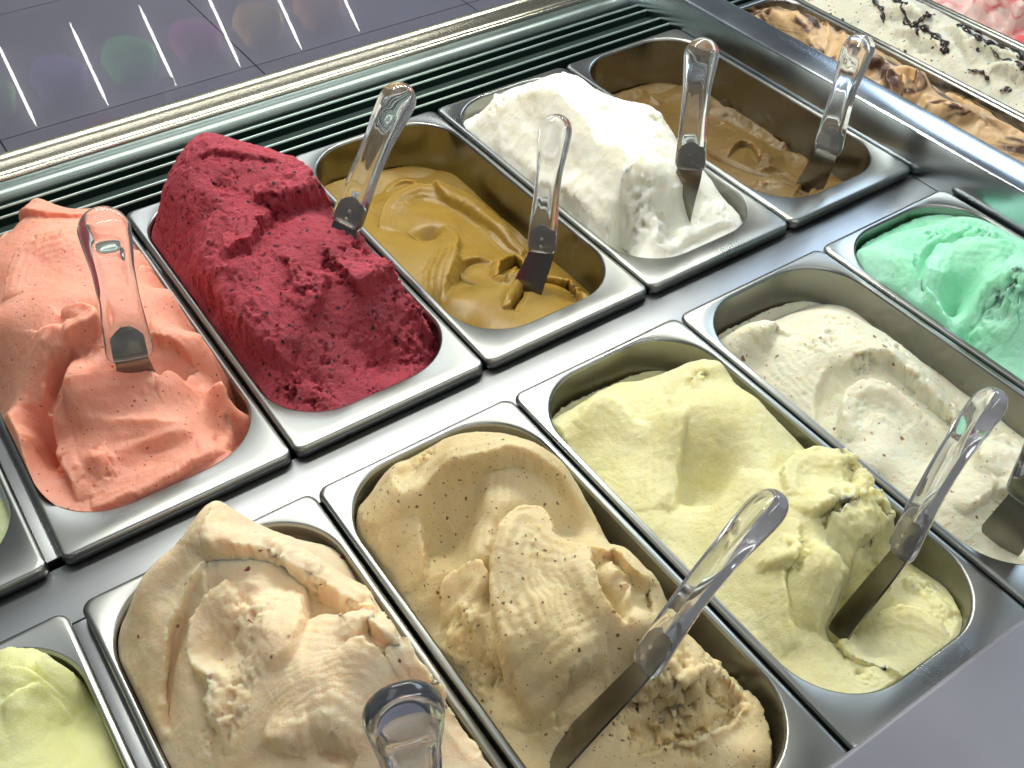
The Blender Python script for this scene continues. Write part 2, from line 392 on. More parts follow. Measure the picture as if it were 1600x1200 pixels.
class Gel:
    def __init__(s, x0, y0, W=PITCH, L=LEN, res=0.0010, side=0.0075, endf=0.0235, endb=0.0085, rc=0.050, grow=0.0, seed=1, wall=(-.01, -.01, -.01, -.01), low=None, capk=4.2):
        s.x0, s.y0, s.W, s.L, s.seed = x0, y0, W, L, seed
        a = W / 2 - side - .0006 + grow; b = (L - endf - endb) / 2 - .0006 + grow
        s.a, s.b, s.r = a, b, rc; s.cx = x0 + W / 2; s.cy = y0 + endf + (L - endf - endb) / 2
        s.ni = int(2 * a / res); s.nj = int(2 * b / res)
        S = np.linspace(-1, 1, s.ni); T = np.linspace(-b, b, s.nj)
        s.T = T
        s.X = s.cx + S[None, :] * s.hw(T)[:, None]; s.Y = np.repeat((s.cy + T)[:, None], s.ni, 1)
        s.pts = []; s.wall = wall; s.n3 = []; s.cr = []; s.low = low; s.dx = np.zeros(s.X.shape); s.dy = np.zeros(s.X.shape); s.curl = .45; s.drag = .038; s.dragw = .0048; s.capk = capk
    def hw(s, t):
        e = np.clip(np.abs(t) - (s.b - s.r), 0, s.r)
        return s.a - s.r + np.sqrt(np.maximum(s.r ** 2 - e ** 2, 0)) + 1e-5
    def ctrl(s, pts):
        for p in pts:
            if p[0] == 'w': s.pts.append((s.x0 + p[1] * s.W, s.y0 + p[2] * s.L, p[3]))
            elif p[2] == 'u': s.pts.append(tuple(PX(p[0], p[1], s.x0 + p[3] * s.W)))
            elif p[2] == 'v': s.pts.append(tuple(PY(p[0], p[1], s.y0 + p[3] * s.L)))
            else: s.pts.append(tuple(P(*p)))
    def build(s, c=0.012, smooth=1e-5):
        wl, wr, wf, wb = s.wall
        ring = []
        for k in range(7):
            v = s.cy + (k / 6 * 2 - 1) * (s.b - s.r * .8)
            if wl is not None: ring.append((s.cx - s.a, v, wl))
            if wr is not None: ring.append((s.cx + s.a, v, wr))
        for k in (-.5, 0, .5):
            if wf is not None: ring.append((s.cx + k * s.a, s.cy - s.b, wf))
            if wb is not None: ring.append((s.cx + k * s.a, s.cy + s.b, wb))
        P0 = np.array(s.pts)
        # drop wall points that crowd a hand placed point
        ring = [q for q in ring if np.min(np.hypot(P0[:, 0] - q[0], P0[:, 1] - q[1])) > .014]
        Q = np.vstack([P0, np.array(ring)]) if ring else P0
        d = np.sqrt((Q[:, None, 0] - Q[None, :, 0]) ** 2 + (Q[:, None, 1] - Q[None, :, 1]) ** 2 + c * c)
        n = len(Q); A = np.zeros((n + 1, n + 1)); A[:n, :n] = d + np.eye(n) * (-.004 * smooth * 1e3); A[:n, n] = 1; A[n, :n] = 1
        wv = np.linalg.lstsq(A, np.append(Q[:, 2], 0), rcond=None)[0]
        H = np.full(s.X.shape, wv[n])
        for i in range(n): H += wv[i] * np.sqrt((s.X - Q[i, 0]) ** 2 + (s.Y - Q[i, 1]) ** 2 + c * c)
        s.H = np.clip(H, -.115, .12)
        s.wx = fbm(s.X, s.Y, .012, s.seed + 50, 3) * .004; s.wy = fbm(s.X, s.Y, .012, s.seed + 70, 3) * .004
    def look(s, x, y):
        t = (y - s.cy) / s.b; jf = (t + 1) / 2 * (s.nj - 1)
        if jf < 0 or jf > s.nj - 1: return None
        h = float(s.hw(np.array([y - s.cy]))[0]); iff = ((x - s.cx) / h + 1) / 2 * (s.ni - 1)
        if iff < 0 or iff > s.ni - 1: return None
        return s.H[int(round(jf)), int(round(iff))]
    def hit(s, px, py):
        last = None
        for z in np.linspace(.11, -.11, 221):
            p = P(px, py, z); h = s.look(p[0], p[1])
            if h is not None:
                if h >= z: return p
                last = p
        return last if last is not None else P(px, py, 0)
    def path(s, pts, n=8):
        return spline([(s.hit(*p)[:2]) for p in pts], n)
    def dist(s, path, rag=0.0):
        X = s.X + s.wx * .5; Y = s.Y + s.wy * .5
        best = np.full(X.shape, 1e9); sd = np.zeros(X.shape); tt = np.zeros(X.shape); s.nx = np.zeros(X.shape); s.ny = np.zeros(X.shape)
        seg = np.diff(path, axis=0); ln = np.hypot(seg[:, 0], seg[:, 1]) + 1e-9; cum = np.concatenate([[0], np.cumsum(ln)]); tot = cum[-1]
        for i in range(len(seg)):
            dx = X - path[i, 0]; dy = Y - path[i, 1]
            t = np.clip((dx * seg[i, 0] + dy * seg[i, 1]) / ln[i] ** 2, 0, 1)
            ex = dx - t * seg[i, 0]; ey = dy - t * seg[i, 1]; d2 = ex * ex + ey * ey
            m = d2 < best
            best = np.where(m, d2, best); cr = seg[i, 0] * dy - seg[i, 1] * dx
            s.nx = np.where(m, seg[i, 1] / ln[i], s.nx); s.ny = np.where(m, -seg[i, 0] / ln[i], s.ny)
            sd = np.where(m, np.sign(cr) * np.sqrt(d2), sd); tt = np.where(m, (cum[i] + t * ln[i]) / tot, tt)
        if rag: sd = sd + rag * fbm(s.X, s.Y, .006, s.seed + 90, 3)
        return sd, tt
    def taper(s, tt, p=.25):
        return np.clip(np.sin(np.pi * np.clip(tt, .0, 1.)), 0, 1) ** p
    def fold(s, pts, h=.006, wl=.018, wr=.003, under=.3, rag=.0015, tp=.5):
        """raised lip on the left hand of the path, sharp fall on its right"""
        h *= FK; wl *= .8
        sd, tt = s.dist(s.path(pts), rag); k = s.taper(tt, tp)
        prof = np.where(sd > 0, np.exp(-(np.maximum(sd, 0) / wl) ** 1.6), 1 - sstep(0, wr, -sd))
        cu = s.curl * h * k * np.where(sd > 0, np.exp(-(sd / (wl * .45)) ** 2), 1 - sstep(0, wr * 1.6, -sd))
        s.dx += cu * s.nx; s.dy += cu * s.ny
        if s.drag: prof = prof + s.drag * np.cos(2 * np.pi * (sd / s.dragw + .35 * fbm(s.X, s.Y, .03, s.seed + 61, 2))) * np.where(sd > 0, np.exp(-(np.maximum(sd - .0015, 0) / (wl * .9)) ** 2), 0) * sstep(.0005, .002, sd)
        prof = prof - under * np.exp(-((sd + wr * 1.7) / (wr * 1.5)) ** 2)
        s.H += h * k * prof
    def ridge(s, pts, h=.004, w=.004, rag=.001, tp=.5):
        sd, tt = s.dist(s.path(pts), rag); s.H += h * s.taper(tt, tp) * np.exp(-np.abs(sd / w) ** 1.6)
    def trough(s, pts, h=.006, w=.012, lip=.25, stri=0.0, tp=.4):
        sd, tt = s.dist(s.path(pts), .0005); k = s.taper(tt, tp); u = sd / w
        prof = -np.exp(-np.abs(u) ** 2.6) + lip * np.exp(-((np.abs(u) - 1.15) / .3) ** 2)
        if stri: prof = prof + stri * np.sin(sd * 5200 + 9 * fbm(s.X, s.Y, .02, s.seed + 5, 2)) * np.exp(-u ** 2)
        s.H += h * k * prof
    def stri(s, pts, h=.0006, wave=.0035, w=.03):
        """fine drag lines that run along a path"""
        sd, tt = s.dist(s.path(pts), .001); ph = sd / wave * 2 * np.pi + 3 * fbm(s.X, s.Y, .015, s.seed + 33, 3)
        s.H += h * np.sin(ph) * np.exp(-(sd / w) ** 2) * s.taper(tt, .5) * (.6 + fbm(s.X, s.Y, .02, s.seed + 34, 2))
    def blob(s, px, py, rx, h, ry=None, rot=0, pw=2):
        p = s.hit(px, py); c, si = math.cos(rot), math.sin(rot); dx = s.X - p[0]; dy = s.Y - p[1]
        u = (dx * c + dy * si) / rx; v = (-dx * si + dy * c) / (ry or rx)
        s.H += h * np.exp(-((u * u + v * v) ** (pw / 2)))
    def cliff(s, pts, drop, wr=.004, rag=.002):
        """everything on the right hand of the path falls by drop"""
        sd, tt = s.dist(s.path(pts), rag); s.H -= drop * sstep(0, wr, -sd)
    def rim_drop(s, w=.008, drop=.02, power=2.2):
        d = np.minimum(s.hwd(), 1e9); t = np.clip(d / w, 0, 1); s.H -= drop * (1 - t) ** power
    def hwd(s):
        """distance to the wall of the opening"""
        qx = np.abs(s.X - s.cx) - (s.a - s.r); qy = np.abs(s.Y - s.cy) - (s.b - s.r)
        out = np.hypot(np.maximum(qx, 0), np.maximum(qy, 0)) + np.minimum(np.maximum(qx, qy), 0)
        return np.maximum(s.r - out, 0)
    def rough(s, amp=.001, size=.006, oct=4, pits=0.0, pit_size=.004, edge=0.0):
        s.n3.append((amp, size, oct, pits, pit_size, edge))
    def crumble(s, pts, r=.012, amp=.0035, size=.006):
        """torn, crumbly patches round the given points"""
        m = np.zeros(s.X.shape)
        for p in pts:
            q = s.hit(*p[:2]); rr_ = p[2] if len(p) > 2 else r
            m = np.maximum(m, np.exp(-(((s.X - q[0]) ** 2 + (s.Y - q[1]) ** 2) / rr_ ** 2) ** 1.5))
        s.cr.append((m, amp, size))
    def displace(s):
        uu = np.clip((s.X - s.cx + s.a) / (2 * s.a), 0, 1); wd = s.hwd()
        fl = s.wall[0] * (1 - uu) + s.wall[1] * uu - .005 - .4 * wd
        s.H = np.maximum(s.H, fl if s.low is None else s.low)
        vv = np.clip((s.Y - s.cy + s.b) / (2 * s.b), 0, 1); ws_ = s.wall[0] * (1 - uu) + s.wall[1] * uu; we = s.wall[2] * (1 - vv) + s.wall[3] * vv
        e = sstep(.86, 1., np.abs(2 * vv - 1)); cap = ws_ * (1 - e) + we * e + .002 + s.capk * wd
        s.H = np.minimum(s.H, cap)
        ed = sstep(.001, .010, wd)
        co = np.stack([s.X + s.dx * ed, s.Y + s.dy * ed, s.H], -1)
        for amp, size, oct, pits, pit_size, edge in [(.0008, .035, 2, 0, .004, 0)] + s.n3:
            du = np.gradient(co, axis=1); dv = np.gradient(co, axis=0)
            N = np.cross(du, dv); N /= np.linalg.norm(N, axis=-1, keepdims=True) + 1e-12
            p = co.reshape(-1, 3)
            d = amp * 1.6 * noise3(p, size, s.seed, oct).reshape(s.H.shape)
            if pits: d = d - pits * sstep(.10, .5, noise3(p, pit_size, s.seed + 11, 3, .6).reshape(s.H.shape))
            if edge:
                # curvature: lips and torn edges are the roughest
                lap = np.abs(s.H - .25 * (np.roll(s.H, 3, 0) + np.roll(s.H, -3, 0) + np.roll(s.H, 3, 1) + np.roll(s.H, -3, 1)))
                d = d + edge * sstep(.0003, .0016, lap) * noise3(p, .004, s.seed + 21, 4, .6).reshape(s.H.shape)
            inner = sstep(.0, .004, s.hwd())[..., None]
            co = co + N * d[..., None] * inner
        for m, amp, size in s.cr:
            du = np.gradient(co, axis=1); dv = np.gradient(co, axis=0)
            N = np.cross(du, dv); N /= np.linalg.norm(N, axis=-1, keepdims=True) + 1e-12
            q = noise3(co.reshape(-1, 3), size, s.seed + 41, 4, .6).reshape(s.H.shape)
            d = amp * m * (1.4 * q - 1.6 * sstep(.10, .45, -q))
            co = co + N * d[..., None] * sstep(.0, .003, s.hwd())[..., None]
        return co
    def finish(s, label, mat, name='gelato', group='mounds of gelato in the steel pans'):
        nj, ni = s.H.shape
        co = s.displace()
        # lay overhangs: push steep lips outwards a little along the downhill direction
        ring = lambda z: None
        V = co.reshape(-1, 3)
        idx = np.arange(nj * ni).reshape(nj, ni)
        q = np.stack([idx[:-1, :-1], idx[:-1, 1:], idx[1:, 1:], idx[1:, :-1]], -1).reshape(-1, 4)
        bi = np.concatenate([idx[0, :], idx[1:, -1], idx[-1, -2::-1], idx[-2:0, 0]])
        sk = V[bi].copy(); sk[:, 2] = np.minimum(sk[:, 2] - .03, -.03)
        k0 = len(V); nb = len(bi); ar = np.arange(nb)
        q2 = np.stack([bi, k0 + ar, k0 + (ar + 1) % nb, np.roll(bi, -1)], -1)
        V = np.vstack([V, sk]); Q = np.vstack([q, q2])
        me = bpy.data.meshes.new(name)
        me.vertices.add(len(V)); me.vertices.foreach_set('co', V.astype(np.float32).ravel())
        me.loops.add(Q.size); me.loops.foreach_set('vertex_index', Q.astype(np.int32).ravel())
        me.polygons.add(len(Q)); me.polygons.foreach_set('loop_start', np.arange(0, Q.size, 4, dtype=np.int32))
        me.polygons.foreach_set('use_smooth', np.ones(len(Q), bool))
        me.update(calc_edges=True)
        me.materials.append(mat)
        o = bpy.data.objects.new(name, me); col.objects.link(o)
        tag(o, label, 'gelato', group)
        s.obj = o; s.H = co[..., 2].copy()
        return o

# ------------------------------------------------------------------ the pans and what is in them
BY = -GAP - LEN
AX = [i * PITCH for i in range(5)]; AX[0] = -0.003
BX = [B0 + i * PITCH for i in range(5)]
make_pan(-0.1745, 0, label='steel pan of pale green gelato at the left edge, left of the orange gelato')
make_pan(AX[0], 0, W=PITCH + .003, label='steel pan holding the orange gelato, second pan of the far row from the left')
make_pan(AX[1], 0, label='steel pan heaped with dark red raspberry gelato')
make_pan(AX[2], 0, label='steel pan sunk low with mustard yellow gelato')
make_pan(AX[3], 0, label='steel pan heaped with pure white gelato')
make_pan(AX[4], 0, label='half empty steel pan of brown coffee gelato beside the divider bar')
make_pan(BX[0] - PITCH - .006, BY, label='steel pan of lime yellow gelato in the bottom left corner')
make_pan(BX[0], BY, label='steel pan heaped with pale peach gelato in the near row')
make_pan(BX[1], BY, label='steel pan heaped with tan gelato full of dark specks')
make_pan(BX[2], BY, label='steel pan of pale cream yellow gelato in the near row')
make_pan(BX[3], BY, label='steel pan of off white gelato with brown nut bits')
make_pan(BX[4], BY, label='steel pan of mint green gelato at the right edge')
CXS = [0.862, 0.992, 1.122]; CW = 0.130
CPAN = dict(W=CW, L=.47, endf=.02, endb=.012, rc=.030, side=.006)
for cx_, lb in zip(CXS, ('steel pan of caramel gelato with chocolate swirls beyond the divider bar', 'steel pan of white gelato under black chocolate drizzle', 'steel pan of pink and white rippled gelato in the top right corner')):
    make_pan(cx_, -.115, label=lb, **CPAN)

# ---- orange
g = Gel(AX[0], 0, W=PITCH + .003, res=.00085, seed=3, wall=(.006, -.012, -.006, .01), grow=.002, low=-.034)
g.ctrl([(50, 318, .045), (110, 326, .043), (175, 323, .040), (205, 348, .035), ('w', .12, .80, .035), ('w', .10, .55, .04),
        (238, 400, .034), (290, 472, .034), (330, 540, .028), (352, 620, .004), (60, 420, .060), (120, 440, .062), (140, 380, .064), (200, 420, .052),
        (150, 520, .058), (70, 540, .050), (10, 560, .034), (20, 640, .022), (45, 690, .010), (90, 640, .026), (95, 590, .034),
        (250, 500, .048), (300, 560, .028), (200, 560, .040), (225, 600, .026), (120, 640, .030), (180, 640, .026), (260, 625, .022), (330, 615, .012),
        (130, 700, .013), (220, 690, .012), (310, 680, .006), (345, 700, -.004), (150, 760, .000), (240, 740, .000), (310, 740, -.004), (150, 800, -.006),
        (100, 735, -.030), (370, 660, -.028), (375, 690, -.022)])
g.build()
g.fold([(0, 374), (22, 348), (56, 332), (108, 337), (160, 336)], .003, .007, .003)
g.fold([(205, 378), (165, 372), (108, 376), (78, 382), (48, 397), (24, 432), (8, 470)], .0055, .022, .003)
g.fold([(300, 480), (270, 450), (240, 433), (205, 426), (180, 430)], .004, .020, .003)
g.fold([(66, 655), (65, 603), (74, 577), (95, 543), (130, 521), (142, 504), (112, 490), (96, 500)], .008, .016, .005, under=.4)
g.trough([(120, 545), (95, 590), (86, 630), (92, 680)], .008, .011, .2)
g.fold([(107, 655), (112, 600), (122, 555), (150, 520)][::-1], .003, .012, .006)
g.fold([(235, 526), (260, 530), (290, 543), (308, 562), (313, 580)], .005, .012, .003, under=.4)
g.fold([(318, 578), (305, 600), (265, 608), (245, 612)], .004, .010, .003)
g.blob(275, 578, .015, -.006, .009)
g.fold([(312, 624), (243, 604), (208, 600), (170, 609), (130, 614), (110, 636), (106, 690), (113, 733), (132, 785)], .008, .011, .003, under=.3)
g.ridge([(121, 660), (160, 658), (220, 662), (303, 668)], .004, .004)
g.ridge([(180, 706), (205, 704), (243, 687), (303, 678)], .005, .004); g.trough([(165, 700), (220, 690), (290, 684)], .002, .006, .2)
g.trough([(180, 728), (240, 712), (310, 695)], .004, .009, .2)
g.fold([(143, 794), (195, 781), (277, 742), (350, 706)], .004, .010, .003)
g.fold([(35, 698), (65, 706), (105, 712)], .005, .006, .003)
g.blob(165, 728, .008, .006); g.blob(145, 722, .006, .004)
g.fold([(350, 700), (352, 650), (340, 600), (318, 545)], .004, .008, .003)
g.stri([(160, 470), (220, 470), (270, 500), (310, 560)], .0003, .004, .03)
g.rough(.0004, .010, 5, edge=.0012)
g.crumble([(150, 725, .012), (350, 650, .006), (350, 690, .006), (60, 375, .006)], .010, .0018, .006)
g.finish('tall mound of orange gelato with a broad scooped front, in the far row',
         gelato_mat('orange_gelato', (.88, .42, .31), (.84, .34, .23), specks=[(300, .28, (.30, .06, .03))], sssr=(1, .45, .25)))

# ---- raspberry
g = Gel(AX[1], 0, res=.0008, seed=7, wall=(-.004, -.020, -.004, -.01), low=-.032, capk=3.0)
g.drag = .06
g.ctrl([(258, 295, .052), (262, 330, .040), (255, 390, .012), (285, 248, .054), (325, 226, .057), (370, 230, .057), (420, 236, .059), (470, 246, .060), (500, 240, .061), (525, 262, .058), (538, 290, .054),
        (285, 370, .030), (300, 310, .062), (350, 290, .068), (400, 320, .062), (450, 290, .070), (500, 280, .066), (430, 350, .056), (490, 350, .056),
        (320, 400, .036), (360, 440, .036), (420, 420, .052), (480, 400, .056), (540, 370, .052), (580, 360, .038), (600, 400, .032), (640, 435, .028), (664, 470, .020),
        (560, 420, .048), (520, 440, .050), (600, 440, .040), (460, 470, .046), (400, 500, .032), (440, 550, .022), (640, 460, .024),
        (500, 500, .036), (580, 500, .024), (630, 520, .006), (540, 560, .012), (490, 570, .014), (600, 570, -.008), (520, 610, .000), (650, 560, -.012), (470, 600, .004), (515, 648, -.003), (600, 612, -.004), (655, 585, -.008), (690, 560, -.030)])
g.build()
g.fold([(300, 248), (330, 238), (364, 241), (402, 246), (445, 253)], .0025, .008, .003, rag=.0015)
g.blob(322, 224, .006, .004); g.blob(400, 232, .008, .002)
g.fold([(405, 290), (412, 308), (445, 312), (475, 303), (506, 293), (536, 302)], .008, .024, .006, rag=.002, under=.35)
g.fold([(350, 408), (383, 384), (399, 353), (423, 330)], .007, .020, .006, rag=.0025)
g.fold([(358, 354), (326, 349), (291, 349)], .006, .016, .004, rag=.002)
g.blob(318, 334, .010, -.007, .007); g.blob(345, 285, .007, -.005)
g.fold([(295, 426), (341, 441), (354, 448), (358, 476), (376, 507), (410, 533), (441, 556), (462, 570)], .009, .020, .006, rag=.003)
g.fold([(495, 396), (520, 400), (545, 424), (563, 444), (590, 431), (617, 424), (638, 434), (648, 462)], .007, .018, .006, rag=.003)
g.fold([(474, 500), (490, 480), (500, 455), (508, 430)], .006, .016, .005, rag=.003)
g.blob(540, 398, .014, -.004, .010)
g.blob(513, 408, .007, .007); g.blob(625, 440, .010, .005, .008); g.blob(455, 445, .008, -.006)
g.fold([(440, 395), (460, 420), (455, 450), (440, 480)], .004, .012, .005, rag=.003)
g.ridge([(441, 602), (498, 620), (540, 634)], .005, .006, rag=.003); g.ridge([(632, 518), (652, 545), (678, 566)], .007, .006, rag=.003)
g.blob(570, 560, .026, -.004, .018)
g.rough(.0011, .012, 5, pits=.0020, pit_size=.0050, edge=.0025)
g.rough(.0004, .0030, 3)
g.crumble([(655, 470), (668, 500), (640, 540), (560, 390), (600, 415), (520, 425, .016), (500, 620), (450, 600), (600, 610), (660, 580), (420, 315), (470, 440)], .012, .0032, .006)
g.finish('tall craggy mound of dark red raspberry gelato', gelato_mat('raspberry_gelato', (.44, .055, .085), (.32, .030, .052), rough=.5, grain=.7,
         specks=[(200, .40, (.03, .004, .012)), (420, .34, (.07, .008, .02))], sssr=(1, .25, .25), scale=.003))

# ---- mustard
g = Gel(AX[2], 0, res=.0009, seed=12, wall=(-.022, -.048, -.006, -.058))
g.ctrl([(605, 285, -.052), (640, 275, -.054), (680, 292, -.055), (720, 320, -.055), (760, 347, -.055), (800, 392, -.054), (828, 420, -.050),
        (600, 340, -.040), (640, 330, -.042), (690, 350, -.040), (740, 390, -.034), (670, 370, -.042), (640, 380, -.030), (690, 430, -.024), (740, 440, -.024), (790, 440, -.022),
        (720, 480, -.010), (760, 500, -.006), (800, 513, -.004), (860, 500, -.010), (900, 470, -.024), (870, 455, -.026), (850, 480, -.014), (830, 440, -.028), (700, 470, -.010)])
g.build()
g.fold([(822, 398), (785, 369), (738, 333), (694, 311), (650, 307), (612, 328), (598, 358)], .008, .014, .005, under=.3, rag=.0004)
g.fold([(600, 300), (640, 284), (690, 300), (735, 328), (780, 362), (818, 402)], .003, .006, .004, rag=.0006)
g.blob(672, 366, .012, -.012, .009)
g.fold([(684, 478), (690, 440), (702, 405), (708, 378), (692, 356)], .006, .018, .008, rag=.0003)
g.fold([(700, 445), (715, 415), (745, 405), (775, 412)], .004, .014, .006, rag=.0003)
g.fold([(772, 436), (776, 416), (800, 406), (824, 416), (820, 432), (795, 442), (774, 437)], .006, .004, .003, rag=.0003, tp=.2, under=.6)
g.blob(795, 424, .006, -.007)
g.fold([(792, 484), (800, 462), (820, 440)], .006, .006, .003, tp=.3); g.trough([(797, 480), (808, 462), (824, 440)], .008, .004, .3, tp=.3)
g.fold([(830, 436), (870, 441), (900, 456), (914, 472)], .006, .006, .003)
g.ridge([(880, 440), (895, 455), (910, 465)], .005, .003, rag=.003)
g.stri([(700, 330), (750, 370), (800, 410)], .0003, .004, .02); g.stri([(690, 470), (694, 430), (702, 390)], .0004, .003, .01)
g.rough(.0003, .014, 4)
g.crumble([(900, 458, .008), (880, 445, .006)], .008, .0025, .005)
g.finish('low smooth swirl of mustard yellow gelato below the rim', gelato_mat('mustard_gelato', (.33, .212, .036), (.28, .172, .026), rough=.36, grain=.12, sssr=(1, .6, .2)))

# ---- white
g = Gel(AX[3], 0, res=.0009, seed=21, wall=(-.004, -.020, -.006, -.03), capk=1.9)
g.ctrl([(765, 172, .024), (800, 139, .036), (832, 131, .044), (868, 117, .050), (902, 122, .050), (942, 150, .046), (985, 166, .047), (1022, 172, .046), (1045, 200, .040),
        (1100, 270, .016), (1132, 322, .004), (790, 240, .004), (840, 285, .000), (900, 335, -.002), (800, 220, .020), (800, 180, .036), (850, 170, .060), (900, 190, .064), (960, 210, .060), (870, 250, .035), (930, 260, .048), (1000, 240, .050), (1050, 260, .042),
        (900, 320, .004), (850, 290, .005), (960, 320, .028), (1010, 300, .036), (1060, 310, .028), (1000, 360, .006), (960, 365, -.002), (1040, 345, .012), (1080, 340, .008), (1110, 350, .0), (1150, 362, -.004), (1080, 385, -.003), (1040, 398, -.005)])
g.build()
g.fold([(800, 152), (825, 165), (850, 210), (865, 250), (880, 290)][::-1], .005, .016, .008, rag=.001)
g.fold([(1060, 238), (1025, 236), (995, 255), (985, 292)], .006, .014, .004, rag=.001)
g.fold([(1056, 262), (1008, 264), (985, 290), (978, 330), (990, 358)], .006, .012, .005, rag=.001)
g.trough([(905, 280), (930, 330), (975, 358)], .005, .010, .3)
g.trough([(1045, 385), (1055, 350), (1075, 325), (1095, 300)], .007, .009, .4)
g.ridge([(1020, 345), (1030, 368), (1022, 388), (1040, 398)], .007, .005)
g.blob(1000, 330, .008, .004); g.blob(1020, 318, .006, -.003); g.blob(940, 165, .006, .005); g.blob(1000, 172, .005, .004)
g.fold([(1040, 395), (1075, 372), (1120, 350), (1150, 352)], .003, .010, .004)
g.fold([(1000, 372), (950, 345), (900, 308), (850, 265), (800, 225), (775, 205)][::-1], .006, .012, .005, rag=.002)
g.fold([(960, 325), (910, 280), (860, 240), (840, 200)][::-1], .004, .012, .006, rag=.002)
for p_ in ((905, 120), (880, 114), (1030, 180), (1130, 318), (775, 150)): g.blob(p_[0], p_[1] + 6, .0045, .004)
g.rough(.0012, .018, 3)
g.rough(.0007, .012, 5, edge=.0025); g.rough(.0002, .003, 3)
g.crumble([(885, 120, .008), (940, 155, .008), (1025, 178, .010), (1000, 330, .014), (1130, 330, .008), (775, 160, .008), (1040, 370, .010)], .010, .0026, .006)
g.finish('tall ragged mound of pure white gelato', gelato_mat('white_gelato', (.90, .90, .82), (.88, .88, .75), rough=.45, grain=.3, sss=1.0, scale=.012, sssr=(1, .9, .7)))

# ---- coffee
g = Gel(AX[4], 0, res=.0011, seed=26, wall=(-.040, -.050, -.006, -.065))
g.ctrl([(985, 145, -.060), (1010, 148, -.058), (1060, 165, -.058), (1100, 180, -.055), (1150, 196, -.058), (1190, 218, -.057), (1230, 238, -.055), (1262, 265, -.050),
        (1110, 210, -.046), (1150, 240, -.042), (1190, 260, -.032), (1230, 285, -.020), (1200, 285, -.016), (1240, 308, -.006), (1265, 312, -.008), (1300, 300, -.022), (1285, 290, -.03)])
g.build()
g.fold([(1108, 172), (1150, 185), (1190, 210), (1225, 235)][::-1], .006, .008, .004, rag=.002)
g.fold([(1130, 250), (1150, 225), (1180, 232), (1200, 260)], .004, .012, .005)
g.fold([(1180, 270), (1210, 250), (1250, 256), (1262, 280)][::-1], .005, .012, .004)
g.trough([(1190, 275), (1220, 268), (1240, 285)], .004, .006, .5)
g.ridge([(1000, 140), (1015, 155), (1030, 165)], .006, .004); g.blob(1228, 222, .005, .006)
g.trough([(1250, 310), (1265, 290), (1275, 270)], .007, .006, .4)
g.rough(.0005, .009, 5, edge=.0012)
g.crumble([(1225, 225, .008), (1200, 285, .012), (1290, 298, .010), (1130, 195, .008)], .008, .0022, .006)
g.finish('low glossy remains of brown coffee gelato in the pan by the divider bar', gelato_mat('coffee_gelato', (.180, .112, .030), (.135, .080, .020), rough=.30, grain=.25, sssr=(1, .5, .2), spec=.5))

# ---- pale green on the far left
g = Gel(-0.1745, 0, res=.002, seed=31, wall=(-.02, -.012, -.01, -.02)); g.ctrl([('w', .5, .5, .0), ('w', .7, .2, -.004)]); g.build(); g.rough(.003, .02, 4)
g.finish('pale green gelato cut off by the left edge of the picture', gelato_mat('pale_green_gelato', (.62, .68, .40)))

# ---- lime in the bottom left corner
g = Gel(BX[0] - PITCH - .006, BY, res=.0010, seed=35, wall=(-.01, -.014, -.01, -.012))
g.ctrl([(10, 1006, .012), (50, 1008, .010), (78, 1030, .012), (30, 1060, .020), (80, 1080, .008), (20, 1110, .018), (100, 1110, -.006), (60, 1150, .006), (120, 1170, -.010), (30, 1190, .008), ('w', .4, .5, .02), ('w', .4, .3, .01)])
g.build()
g.fold([(0, 1060), (40, 1068), (70, 1085), (85, 1100)][::-1], .006, .014, .004); g.fold([(80, 1005), (80, 1040), (75, 1070)], .006, .014, .003)
g.fold([(0, 1110), (40, 1100), (80, 1105), (105, 1130)][::-1], .004, .012, .004); g.rough(.0006, .010, 5, edge=.0015)
g.finish('lime yellow gelato with soft folds in the bottom left corner', gelato_mat('lime_gelato', (.86, .87, .48), (.82, .83, .37), sssr=(1, .9, .3)))

# ---- peach
g = Gel(BX[0], BY, res=.0008, seed=41, wall=(-.006, -.010, -.01, -.03))
g.ctrl([(207, 965, .026), (222, 915, .042), (245, 878, .050), (272, 858, .056), (302, 818, .062), (343, 785, .066), (368, 797, .060), (388, 816, .055), (442, 842, .047),
        (500, 888, .042), (560, 922, .037), (600, 952, .038), (640, 985, .042), (210, 1040, .010), (235, 1100, .004), (262, 1160, .000),
        (270, 930, .040), (330, 880, .060), (400, 850, .058), (460, 880, .050), (520, 940, .036), (470, 930, .040), (560, 970, .040), (420, 930, .056), (360, 950, .056), (300, 1000, .036), (290, 1070, .024), (300, 1130, .020),
        (360, 1020, .040), (420, 1000, .056), (470, 1000, .056), (400, 1070, .044), (480, 1060, .058), (540, 1010, .060), (590, 985, .066), (640, 1010, .058), (690, 1030, .050), (600, 1060, .052), (540, 1100, .050),
        (380, 1140, .034), (460, 1140, .040), (520, 1160, .034), (600, 1140, .038), (680, 1100, .030), (720, 1130, .022), (640, 1180, .026), (770, 1190, .008)])
g.build()
g.fold([(312, 866), (320, 858), (352, 862), (388, 857), (428, 864), (468, 884), (508, 908), (548, 932), (590, 958)], .010, .013, .007, under=.5, rag=.0006)
g.fold([(322, 856), (352, 837), (388, 840), (425, 850)], .004, .006, .003, rag=.0006)
g.fold([(344, 792), (332, 820), (322, 856)], .004, .010, .003, rag=.0005)
g.fold([(256, 1160), (247, 1100), (246, 1048), (252, 1008), (264, 972), (288, 936), (318, 894)], .007, .011, .005, under=.4, rag=.0008)
g.fold([(416, 1046), (440, 1020), (457, 984), (465, 948), (461, 928), (444, 908), (404, 895), (348, 891), (312, 902), (276, 950)], .006, .016, .005, rag=.0006)
g.fold([(362, 914), (332, 952), (316, 992), (320, 1040), (342, 1064), (340, 1092), (336, 1112), (352, 1145)], .007, .012, .004, rag=.0016)
